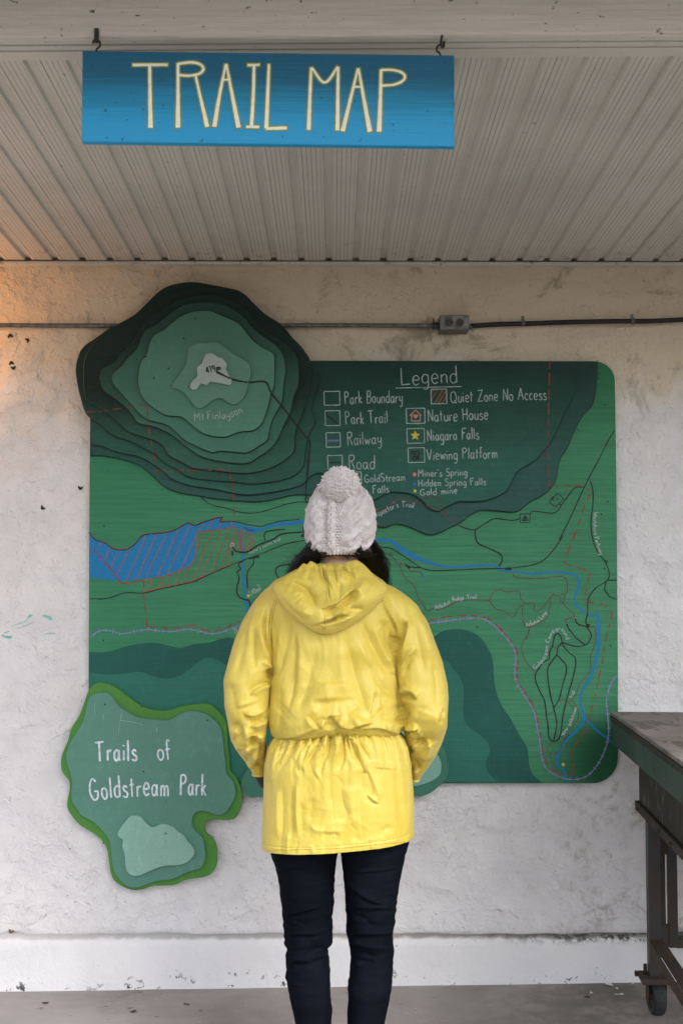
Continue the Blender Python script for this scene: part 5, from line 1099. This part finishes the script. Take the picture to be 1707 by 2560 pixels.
# ---- trousers
den = M('dark_denim', .85, .04); dnn = den.noise(sc=300, det=2); dn2 = den.noise(sc=5, det=4)
den.col(den.mix(den.ramp(dn2, .3, .7), (.003, .004, .007), (.0055, .007, .0115))); den.bump(dnn, .0005, .5); den.bump(den.noise((1, 1, 2.5), sc=14, det=3), .004, .4)
LL = [(1960,690,845,.115,.10,0),(2060,676,850,.115,.10,0),(2120,673,849,.11,.095,0),(2146,675,848,.108,.09,0),(2186,687,840,.10,.085,0),(2218,693,837,.096,.082,0),(2267,700,834,.09,.078,0),(2335,709,831,.078,.072,.0),(2350,710,830,.077,.07,0),(2367,714,830,.074,.07,0),(2377,712,829,.073,.07,0),(2390,716,820,.07,.07,0),(2414,713,823,.069,.065,0),(2440,716,825,.07,.062,-.002),(2492,719,827,.073,.058,-.005),(2530,727,828,.072,.054,-.005),(2560,733,828,.070,.052,-.004),(2620,748,826,.06,.048,.0),(2690,760,818,.048,.042,.008),(2702,764,816,.046,.042,.01)]
RL = [(1960,845,1012,.115,.10,0),(2060,848,1024,.115,.10,0),(2120,847,1024,.11,.095,0),(2147,849,1018,.108,.09,0),(2170,852,1011,.10,.085,0),(2218,857,1001,.096,.082,0),(2283,865,990,.09,.078,0),(2320,866,986,.078,.072,0),(2329,866,987,.078,.072,0),(2348,864,981,.076,.07,0),(2356,865,980,.074,.07,0),(2388,873,982,.07,.07,0),(2414,877,982,.069,.065,0),(2440,875,982,.07,.062,-.002),(2479,871,979,.073,.058,-.005),(2520,869,974,.072,.054,-.005),(2560,867,964,.070,.052,-.004),(2620,868,950,.06,.048,0),(2690,872,934,.048,.042,.008),(2702,874,930,.046,.042,.01)]
JF = [('s',[(717,2290),(760,2280),(805,2268)],8,-.007),('s',[(715,2338),(760,2336),(800,2338)],9,-.009),('s',[(730,2300),(770,2320)],8,.004),('g',[(760,2388),(790,2375),(825,2370)],6,-.008),('g',[(730,2372),(775,2360)],7,.006),('g',[(720,2395),(750,2400),(790,2404)],7,.006),('g',[(722,2410),(770,2412),(815,2395)],6,-.006),
 ('s',[(862,2210),(890,2230),(930,2255),(965,2262)],9,-.009),('s',[(868,2262),(900,2272),(950,2272),(985,2275)],8,-.009),('g',[(880,2285),(910,2300),(940,2318)],6,-.006),('s',[(870,2345),(900,2337),(985,2334)],8,-.010),('g',[(868,2365),(900,2380),(950,2395)],6,-.009),('g',[(866,2352),(910,2364),(975,2372)],6,.007),('g',[(880,2392),(905,2404),(940,2408)],6,-.006),('g',[(885,2405),(905,2418)],5,.006),('s',[(700,2175),(740,2172),(820,2160)],8,-.004),('s',[(860,2185),(940,2180),(1005,2170)],8,-.004)]
tv, tf = MB(), None
for rows in (LL, RL):
    R = loft(resample_py(rows, 2.4), 110, YA, .92); m, n = R.shape[:2]; v = R.reshape(-1, 3); c_ = R.mean(1, keepdims=True)
    no = (R-c_); no[..., 2] = 0; no /= np.linalg.norm(no, axis=2)[..., None]+1e-9; no = no.reshape(-1, 3)
    px, py = proj(v); fc = np.clip(-no[:,1]*2, 0, 1)
    dd = folds(px, py, JF)*(.35+.65*fc) + .0022*n3(v*[.7, .7, 1.6], 20) + .0012*n3(v*[.6, .6, 2], 50)*np.clip((2560-py)/100, 0, 1)
    v = v + no*dd[:, None]; vv, ff = closed(v.reshape(m, n, 3)); tv.add(vv, ff)
tv.build('trousers', den.m, person, True)
bootm = flat('black_leather', (.012, .011, .011), .4, .5)
for an_ in (W3(782, 2680, .02), W3(915, 2680, .02)):
    x_ = float(an_[0]); zf_ = floor_z(x_)
    secs = [(-.080, .034, .06), (-.065, .042, .10), (-.02, .046, .125), (.03, .045, .12), (.07, .046, .09), (.12, .048, .068), (.17, .044, .052), (.20, .030, .036)]
    a = np.linspace(0, math.pi, 15); Rr = []
    for y_, hw, hh in [(secs[0][0], .002, .004)] + secs + [(.207, .002, .004)]:
        ring_ = [(x_+hw*math.cos(t)*(1 if math.cos(t)*0+1 else 1), YA+y_+.0, zf_+.022+hh*math.sin(t)**.8) for t in a] + [(x_-hw, YA+y_, zf_+.02), (x_+hw, YA+y_, zf_+.02)]
        Rr.append(ring_)
    v, f = closed(np.array(Rr)); b_ = mesh('boot', v, f, bootm, person, True)
    sb = []; out = [(s[1]+.003, s[0]) for s in secs]; loopp = [(x_+w_, YA+y_) for w_, y_ in out] + [(x_-w_, YA+y_) for w_, y_ in out[::-1]]
    nn_ = len(loopp); mesh('sole', [(a_, b2, zf_+.0015+.001) for a_, b2 in loopp]+[(a_, b2, zf_+.024) for a_, b2 in loopp], [list(range(nn_))[::-1], list(range(nn_, 2*nn_))]+[(i, (i+1) % nn_, nn_+(i+1) % nn_, nn_+i) for i in range(nn_)], rub, b_)
    ca_ = limb([(x_, YA+.0, zf_+.09), (x_, YA-.002, zf_+.16)], [.046, .05], 20); mesh('boot_shaft', ca_[0], ca_[1], bootm, b_, True)

# ---- knit hat
kn = M('cream_wool', .95, .15); k1_ = kn.noise(sc=45, det=5, rough=.7); k2_ = kn.noise(sc=420, det=3)
kn.col(kn.mix(kn.ramp(k1_, .3, .7), (.52, .47, .475), (.68, .63, .64))); kn.bump(k2_, .0012, .8); kn.b.inputs['Sheen Weight'].default_value = .15; kn.b.inputs['Sheen Roughness'].default_value = .5
hat_rows = [(1202,838,864,.015,.02,.005),(1205,826,876,.03,.04,.005),(1209,812,886,.045,.06,0),(1216,800,899,.06,.07,0),(1228,789,913,.08,.085,0),(1243,781,924,.10,.10,0),(1262,773,931,.108,.108,0),(1290,768,934,.112,.112,0),(1325,766,934,.113,.113,0),(1350,768,930,.111,.111,0),(1366,773,922,.107,.108,0),(1378,781,912,.100,.104,0),(1386,792,904,.094,.10,0),(1386,806,890,.082,.094,0)]
R = loft(resample_py(hat_rows, .8), 560, YA+.005, 1.0); m, n = R.shape[:2]
v = R.reshape(-1, 3).copy(); c_ = np.array([HC[0], YA+.005, HC[2]-.0])
# rim hangs lower at the nape than over the face
zlo = v[:,2].min(); zhi = v[:,2].max(); wv = np.clip((zhi-v[:,2])/(zhi-zlo), 0, 1); v[:,2] += wv**3*np.clip((v[:,1]-YA+.06)/.16, 0, 1)*.045
no = (v-c_)/np.array([.085, .11, .11])**2; no /= np.linalg.norm(no, axis=1)[:,None]+1e-9
an = np.arctan2(v[:,0]-c_[0], -(v[:,1]-c_[1]))           # 0 at the middle of the back
arc_ = an*.100; hh = v[:,2]-zlo                            # metres round the head, metres up
def cable(c0, w, P, amp, tw=1, ph=0):
    cx = c0*(1-.12*np.clip(hh/.2, 0, 1)); u = arc_-cx; q = np.abs(u) < w*.62; o = np.zeros(len(u))
    for s in (0, math.pi):
        th = 2*math.pi*tw*hh/P+s+ph; cen = .26*w*np.sin(th); top_ = .5+.5*np.cos(th)
        o = np.maximum(o, np.exp(-((u-cen)/(w*.22))**2)*(.55+.45*top_))
        if q.any(): 0
    plait = .0013*np.sin((u*math.cos(.5)+hh*.55*np.sign(np.sin(2*math.pi*hh/P+ph)))*1250)*np.exp(-(u/(w*.5))**4)
    return (amp*o + plait)*np.exp(-(u/(w*.62))**8), np.exp(-(u/(w*.55))**6)
D = np.zeros(len(v)); mask = np.zeros(len(v))
for c0, w_, P_2, a_ in ((-.072, .044, .062, .016), (-.0245, .018, .036, .009), (.032, .050, .066, .018), (.088, .044, .064, .016), (.14, .04, .07, .008), (-.125, .04, .07, .008), (-.175, .04, .07, .007), (.19, .04, .07, .007), (.245, .04, .07, .007), (-.235, .04, .07, .007)):
    a, b = cable(c0, w_, P_2, a_, 1, c0*40); D += a; mask = np.maximum(mask, b)
rr_, cc_ = hh/.0078, arc_/.0078
fr_ = np.abs(((cc_ + .5*(np.floor(rr_) % 2)) % 1)-.5); fz = np.abs((rr_ % 1)-.5)
hole = np.exp(-((fr_**2+fz**2)/.065))
D -= (1-mask)*(.0035+.0085*hole)*np.clip(hh/.02, 0, 1)*np.clip((zhi-v[:,2])/.03, 0, 1)
rib = np.clip(1-hh/.022, 0, 1); D = D*(1-rib) + rib*(.0022*np.sin(arc_*620)+.0008*np.sin(hh*1800))
D += .0006*n3(v, 300) + .0012*n3(v, 70)
v = v + no*D[:,None]*np.clip((zhi-v[:,2])/.012, 0, 1)[:,None]
f = grid_faces(m, n) + [list(range(n))[::-1]]
hat = mesh('knit_hat', v, f, kn.m, person, True)
# pompom: a dense ball of cut yarn ends
pc = onY(851, 1210, YA-.085); pr = 43/F*3.27
mb = MB(); NP_ = 4200; gi = np.arange(NP_)+.5; th = np.arccos(1-2*gi/NP_); phi = math.pi*(1+5**.5)*gi
for t_, p_ in zip(th, phi):
    d = np.array([math.sin(t_)*math.cos(p_), math.sin(t_)*math.sin(p_), math.cos(t_)])+rng.normal(0, .10, 3); d /= np.linalg.norm(d)
    b = pc+d*pr*.74; d = d+rng.normal(0, .16, 3); d /= np.linalg.norm(d); sag = np.array([0, 0, -.004]); L_ = pr*(1.0+rng.normal()*.06)*(1.03 if d[2] > -.2 else .97)
    e = pc+d*L_*np.array([1.0, 1, .95])+sag+rng.normal(0, .0030, 3); mid = (b+e)/2+rng.normal(0, .0025, 3)
    mb.tube([b, mid, e], [.0018, .0026, .0012], 4)
pmw = M('pompom_wool', .95, .15); q_ = pmw.noise(sc=70, det=3); pmw.col(pmw.mix(q_, (.66, .61, .62), (.80, .75, .76))); pmw.b.inputs['Sheen Weight'].default_value = .2
mb.build('pompom', pmw.m, hat, True)
v, f = ell(pc, (pr*.90,)*3); mesh('pompom_core', v, f, pmw.m, hat, True)
# loose fibres standing off the wool
mb = MB()
for _ in range(900):
    i = rng.integers(len(v2)) if False else rng.integers(m*n); p = hat.data.vertices[int(i)].co; p = np.array(p)+np.array(person.location); nn_ = no[int(i)]
    t_ = rng.normal(0, 1, 3); e = p+nn_*.004*rng.random()+t_*.0035; mb.tube([p, (p+e)/2+nn_*.002, e], .00016, 3, False)
mb.build('wool_fibres', kn.m, hat, kind='stuff')

# ---- hair
hm = M('black_hair', .42, .3); hn = hm.noise(sc=90, det=2); hm.col(hm.mix(hn, (.004, .0035, .004), (.010, .008, .008)))
def hair_mass(rows): R = loft(resample_py(rows, 4), 60, YA, .9); return closed(R)
mass = []
mass.append(hair_mass([(1335,775,925,.085,.06,.0),(1365,772,932,.088,.06,0),(1382,770,938,.082,.06,0),(1392,776,932,.070,.05,.01),(1397,795,910,.045,.04,.02)]))
mass.append(hair_mass([(1350,890,935,.05,.05,.01),(1375,895,954,.055,.06,.02),(1400,900,967,.055,.06,.03),(1425,905,973,.050,.06,.045),(1450,915,971,.045,.055,.07),(1500,925,968,.035,.05,.12),(1560,935,965,.03,.04,.15)]))
mass.append(hair_mass([(1350,772,815,.05,.05,.01),(1378,760,812,.05,.06,.02),(1405,742,800,.045,.06,.04),(1435,728,790,.04,.06,.07),(1480,724,775,.035,.05,.12),(1560,735,765,.03,.04,.15)]))
hmesh, co, no = remesh(mass, .004, 3); co = co + no*(.004*n3(co*[1,1,.25], 60))[:,None] - np.array(person.location)
hmesh.vertices.foreach_set('co', co.ravel()); hmesh.update(); hmesh.shade_smooth(); hmesh.materials.clear(); hmesh.materials.append(hm.m)
hair = bpy.data.objects.new('hair', hmesh); COL.objects.link(hair); hair.parent = person
mb = MB()
def strand(pts, r=.00046):
    q = cr(np.array(pts), 4); mb.tube(q, np.linspace(r, r*.35, len(q)), 3, False)
for i in range(1150):                                     # long locks either side
    s_ = 1 if rng.random() < .58 else -1; u = rng.random()
    if s_ > 0: path = [(880+48*u, 1345+8*rng.random()), (892+58*u, 1375), (900+66*u, 1405), (905+66*u, 1432), (915+58*u, 1465), (925+45*u, 1530)]
    else: path = [(815-42*u, 1348+8*rng.random()), (806-48*u, 1376), (795-60*u, 1402), (785-66*u, 1430), (775-55*u, 1470), (765-38*u, 1530)]
    a_, b_2 = rng.uniform(-.4, 1), rng.normal(0, 2.4, (6, 2)); wv_ = rng.uniform(0, 6); am = rng.uniform(.5, 4.5)*(2.2 if (s_ < 0 and u > .6) or u > .93 else 1)
    pts = []
    for j, (x_, y_) in enumerate(path):
        x_ += b_2[j, 0]*(j > 0) + am*math.sin(wv_+j*1.9)*(j > 1); y_ += b_2[j, 1]
        pts.append(onY(x_, y_, YA + a_*-.055 + .02*j*(.6) + (.01 if j > 3 else 0)))
    strand(pts)
for i in range(230):                                     # flyaways and curls outside the mass
    s_ = 1 if rng.random() < .45 else -1; x0, y0 = (930, 1385) if s_ > 0 else (762, 1385)
    x_, y_ = x0+rng.normal()*8, y0+rng.normal()*12; ang_ = math.pi/2 - s_*rng.uniform(.1, .9); cv = rng.normal()*.35; pts = []; Y = YA+rng.uniform(-.03, .05)
    for j in range(8):
        pts.append(onY(x_, y_, Y)); x_ += 9*math.cos(ang_); y_ += 9*math.sin(ang_); ang_ += cv + rng.normal()*.18; Y += .008
    strand(pts, .00036)
for i in range(300):                                     # nape hair and little curls over the neck
    x0 = rng.uniform(775, 925); y0 = 1378+6*rng.random(); dr = 1 if x0 > 850 else -1; pts = []; cv = rng.normal()*.5; ang_ = math.pi/2 - dr*rng.uniform(.6, 1.4) if rng.random() < .75 else math.pi/2+rng.normal()*.5
    x_, y_ = x0, y0; 
    for j in range(7): pts.append(onY(x_, y_, YA-.082+.004*j)); x_ += 5*math.cos(ang_); y_ += 5*math.sin(ang_)*.8; ang_ += cv*.5
    strand(pts, .00034)
mb.build('hair_strands', hm.m, hair, kind='stuff')

# ---- stitching: short thread runs laid on the coat along its seams
bpy.context.view_layer.update(); DG = bpy.context.evaluated_depsgraph_get()
thread = flat('thread', (.36, .235, .025), .7, bump=0)
def stitch(path, dash=3.4, gap=1.8, w=1.7, only=('raincoat', 'coat_skirt', 'hood')):
    p = cr(np.array(path, float), 10) if len(path) > 2 else np.array(path, float); d = np.r_[0, np.cumsum(np.linalg.norm(np.diff(p, axis=0), axis=1))]; mb = MB()
    a = 0
    while a < d[-1]-dash:
        q = [np.array([np.interp(x_, d, p[:, 0]), np.interp(x_, d, p[:, 1])]) for x_ in (a, a+dash)]; t = (q[1]-q[0])/np.linalg.norm(q[1]-q[0]); nn = np.array([-t[1], t[0]])*w/2; c_ = []
        for x_ in (q[0]+nn, q[1]+nn, q[1]-nn, q[0]-nn):
            r_ = ray(x_[0], x_[1]); r_ = r_/np.linalg.norm(r_); hit, loc, nor, idx, ob, mx = S.ray_cast(DG, Vector(CAM), Vector(r_))
            if not hit or ob.name.split('.')[0] not in only: break
            c_.append(np.array(loc)-r_*.0007)
        if len(c_) == 4: mb.add(c_, [(0, 1, 2, 3)])
        a += dash+gap
    if mb.f: mb.build('seam_stitching', thread, coat, kind='stuff')
stitch([(657,2128),(740,2124),(850,2121),(935,2112),(1030,2104)])
for o_ in (0, 5): stitch([(955+o_,1500),(968+o_,1530),(982+o_*.9,1558),(990+o_*.6,1588)])
for o_ in (0, -6): stitch([(692+o_,1500),(682+o_,1540),(678+o_,1580),(682+o_,1630)])
for o_ in (0, 6): stitch([(806+o_,1422),(812+o_,1450),(817+o_,1480),(812+o_,1510)]); stitch([(805+o_,1545),(806+o_,1560),(806+o_,1578)])
stitch([(745,1434),(775,1424),(805,1428),(850,1427),(890,1420)], 3, 3); stitch([(633,1934),(645,1940),(658,1934)])

# ================================================================== WORKBENCH ON CASTERS
def painted_wood(name, c, rust, amt=.5, rough=.6, zgrain=False):
    m = M(name, rough, .35); a = m.noise((1, 1, .35) if zgrain else (1, .25, 1), sc=20, det=7, rough=.72, dist=.6); b = m.noise(sc=70, det=4, rough=.7); c3 = m.noise(sc=4, det=5)
    k = m.mix(m.ramp(c3, .35, .65), c, tuple(x*.7 for x in c)); k = m.mix(m.ramp(a, .62-.2*amt, .72-.15*amt, 0, .9), k, rust); k = m.mix(m.ramp(b, .64, .70, 0, .6), k, tuple(x*.35 for x in rust))
    m.col(k); m.bump(a, .002, .7); m.bump(b, .0008, .8); return m.m
w_top = painted_wood('weathered_bench_top', (.25, .22, .20), (.075, .062, .050), .62, .8)
w_green = painted_wood('worn_green_paint', (.050, .088, .073), (.020, .024, .021), .38, .6, True)
w_dark = painted_wood('grimy_dark_wood', (.034, .030, .026), (.15, .145, .135), .42, .75, True)
w_edge = painted_wood('bare_edge_wood', (.05, .042, .035), (.022, .018, .015), .4, .75)
steel = painted_wood('grey_blue_steel', (.042, .043, .045), (.050, .029, .019), .75, .5, True)
rust = painted_wood('rusty_steel', (.070, .048, .036), (.16, .075, .030), .35, .8)
bench = empty('workbench', tuple(onZ(1640, 2500, 0.03)), label='old green workbench on caster wheels cut by the right edge of the photo', cat='workbench')
BA = math.atan2(1060-835, F)                             # the bench stands a few degrees off the wall
ux = np.array([math.cos(BA), -math.sin(BA), 0]); uy = np.array([math.sin(BA), math.cos(BA), 0]); uz = np.array([0, 0, 1.])
C0 = onY(1526, 1779, -.155)                               # far left corner of the top
ZT = C0[2]
def bx3(a, b, mb=None, bv=.002):                         # box in bench coordinates: x right, y toward the wall (0 at far edge), z up
    t = MB().bbox(a, b, bv); v = np.array(t.v); w_ = C0*[1, 1, 0] + v[:, :1]*ux + v[:, 1:2]*uy + v[:, 2:]*uz
    mb = mb or MB(); mb.add(w_, t.f); return mb
LEN, WID = 1.17, 1.25
bx3((0, -LEN, ZT-.012), (WID, 0, ZT)).build('bench_top', w_top, bench)
m_ = bx3((-.003, -LEN-.003, ZT-.030), (WID, .002, ZT-.0125)); m_.build('top_edging', w_edge, bench)
fz_ = ZT-.105
m_ = bx3((.001, -LEN, fz_), (.022, -.0, ZT-.0305)); m_.build('side_fascia', w_green, bench)
m_ = bx3((.0225, -.022, fz_), (WID, -.001, ZT-.0305)); m_.build('back_fascia', w_green, bench)
m_ = bx3((.0225, -LEN, fz_), (WID, -LEN+.022, ZT-.0305)); m_.build('front_fascia', w_green, bench)
zb1 = float(onY(1576, 2002, -.26)[2]); zb0 = zb1-.030
m_ = bx3((.072, -LEN+.06, zb1), (WID-.07, -.10, fz_+.05)); m_.build('drawer_case', w_dark, bench)
m_ = bx3((.060, -LEN+.05, zb0), (WID-.06, -.088, zb1-.0005)); m_.build('lower_ledge', w_edge, bench)
# rough planks of the case side
LX = .081
zleg = .205
def leg(xc, yc, parent=bench):
    m1 = bx3((xc, yc-.020, zleg), (xc+.036, yc-.016, zb0-.0005), None, .0008); bx3((xc, yc-.0155, zleg), (xc+.004, yc+.026, zb0-.0005), m1, .0008); return m1.build('leg', steel, parent)
Yl = -.178
for xc in (LX, 1.05):
    for yc in (Yl, -LEN+.12): leg(xc, yc)
def caster(xc, yc):
    x0, y0 = xc+.022, yc-.0; base = C0*[1, 1, 0]+x0*ux+y0*uy; zf_ = floor_z(float(base[0])); R_ = .054; e = zf_
    m1 = bx3((x0-.050, y0-.045, zleg-.018), (x0+.046, y0+.045, zleg-.0005)); pl_ = m1.build('caster_plate', rust, bench)
    bx3((x0-.060, y0+.028, zleg-.016), (x0-.0505, y0+.044, zleg+.0)).build('plate_lug', rust, pl_)
    bx3((x0-.034, y0+.026, zleg-.0004), (x0-.0225, y0+.030, zleg+.026)).build('plate_tab', rust, pl_)
    fk = bx3((x0-.030, y0-.020, e+.045), (x0-.025, y0+.020, zleg-.0185)); bx3((x0+.025, y0-.020, e+.045), (x0+.030, y0+.020, zleg-.0185), fk); bx3((x0-.0248, y0-.020, zleg-.024), (x0+.0248, y0+.020, zleg-.0186), fk); fk = fk.build('caster_fork', rust, bench)
    cx = base+[0, 0, e+R_+.001]; w_ = ux*math.cos(.12)+uy*math.sin(.12)
    prof_ = [(-.016, .030), (-.019, .036), (-.020, .045), (-.016, .051), (-.009, .0535), (0, .054), (.009, .0535), (.016, .051), (.020, .045), (.019, .036), (.016, .030)]
    t_ = np.cross(w_, uz); n_ = 40; v = [cx+w_*a_+(t_*math.cos(q_)+uz*math.sin(q_))*r_ for a_, r_ in prof_ for q_ in np.linspace(0, 2*math.pi, n_, endpoint=False)]
    whl = mesh('caster_wheel', v, grid_faces(len(prof_), n_), flat('worn_tyre', (.022, .024, .026), .7, var=.35), fk, True)
    MB().tube([cx-w_*.013, cx-w_*.0125, cx+w_*.0125, cx+w_*.013], [.030, .031, .031, .030], 28).tube([cx-w_*.032, cx+w_*.032], .006, 10).build('wheel_hub', rust, fk)
for xc in (LX, 1.05):
    for yc in (Yl, -LEN+.12): caster(xc, yc)
zr_ = .318
for xc in (LX, 1.05):
    m1 = bx3((xc+.0045, -LEN+.05, zr_-.004), (xc+.046, Yl+.024, zr_)); bx3((xc+.0005, -LEN+.05, zr_-.040), (xc+.0045, Yl-.0205, zr_-.0045), m1, .0008); m1.build('lower_rail', rust, bench)
# inner stand seen behind the leg: rod, post, bracket, bar
def fp(px0, px1, py0, py1, Y, th, name, mat):
    a = onY(px0, py1, Y); b = onY(px1, py0, Y); return MB().bbox((a[0], Y, a[2]), (b[0], Y+th, b[2]), .0012).build(name, mat, bench)
fp(1652, 1659, 1990, 2320, -.115, .008, 'tie_rod', w_edge); fp(1672, 1689, 1990, 2370, -.12, .022, 'inner_post', steel); fp(1650, 1671, 2313, 2368, -.118, .02, 'bracket', steel); fp(1649, 1668, 2085, 2136, -.119, .02, 'bracket', w_edge)
a = onY(1689.8, 2371, -.118); b = onY(1760, 2350, -.118); MB().bbox((a[0], -.118, a[2]), (b[0]+.7, -.098, b[2]), .0012).build('cross_bar', rust, bench)

# bolts through the ledge and the case side
for j_ in range(6):
    y_ = -.16-.17*j_; p_ = C0*[1, 1, 0]+.0595*ux+y_*uy+uz*(zb0+.015); MB().tube([p_, p_-ux*.005], .006, 6).tube([p_-ux*.0048, p_-ux*.008], .0032, 8).build('bolt', rust, bench)
for z_ in (.30, .62):
    p_ = C0*[1, 1, 0]+(LX+.02)*ux+(Yl-.0202)*uy+uz*z_; MB().tube([p_, p_-uy*.004], .0055, 6).build('bolt', rust, bench)
# ================================================================== LITTER
lt = flat('paint_flake', (.62, .62, .60), .8); lf = flat('dry_leaf_brown', (.06, .04, .025), .8, var=.4)
def flake(px, py, sx_, sy_, name, mat, label, cat, group):
    p = onZ(px, py, 0.); p = onZ(px, py, floor_z(float(p[0])))
    n_ = 9; v = []
    for q_ in range(n_):
        a_ = 2*math.pi*q_/n_; r_ = 1+rng.normal()*.28; v.append((p[0]+sx_*r_*math.cos(a_), p[1]+sy_*r_*math.sin(a_)*2.2, p[2]+.0015+abs(rng.normal())*.003))
    v.append((p[0], p[1], p[2]+.003)); v += [(x_, y_, z_-.001) for x_, y_, z_ in v[:n_]]
    f = [(i, (i+1) % n_, n_) for i in range(n_)] + [(i, (i+1) % n_, n_+1+(i+1) % n_, n_+1+i) for i in range(n_)]
    mesh(name, v, f, mat, None, label=label, cat=cat, group=group)
for px_, py_, a_, b_, lab in ((1522,2463,.011,.006,'largest white paint flake on the concrete left of the caster'),(1541,2473,.005,.0025,'small white paint flake just below the largest one'),(1548,2488,.012,.003,'long thin white flake nearest the caster wheel'),(1580,2462,.005,.003,'white flake by the plinth right beside the caster'),(1477,2484,.004,.003,'tiny white flake farthest left of the caster')):
    flake(px_, py_, a_, b_, 'paint_flake', lt, lab, 'debris', 'white flakes on the concrete')
for px_, py_, a_, b_, lab in ((1466,2494,.009,.003,'small brown leaf scrap on the floor between the flakes and the person'),(335,2531,.012,.004,'dark leaf scrap on the floor at lower left'),(113,2509,.011,.003,'brown leaf scrap on the floor at far left'),(466,2512,.010,.003,'brown leaf scrap on the floor left of the trousers')):
    flake(px_, py_, a_, b_, 'leaf_scrap', lf, lab, 'debris', 'leaf scraps on the floor')
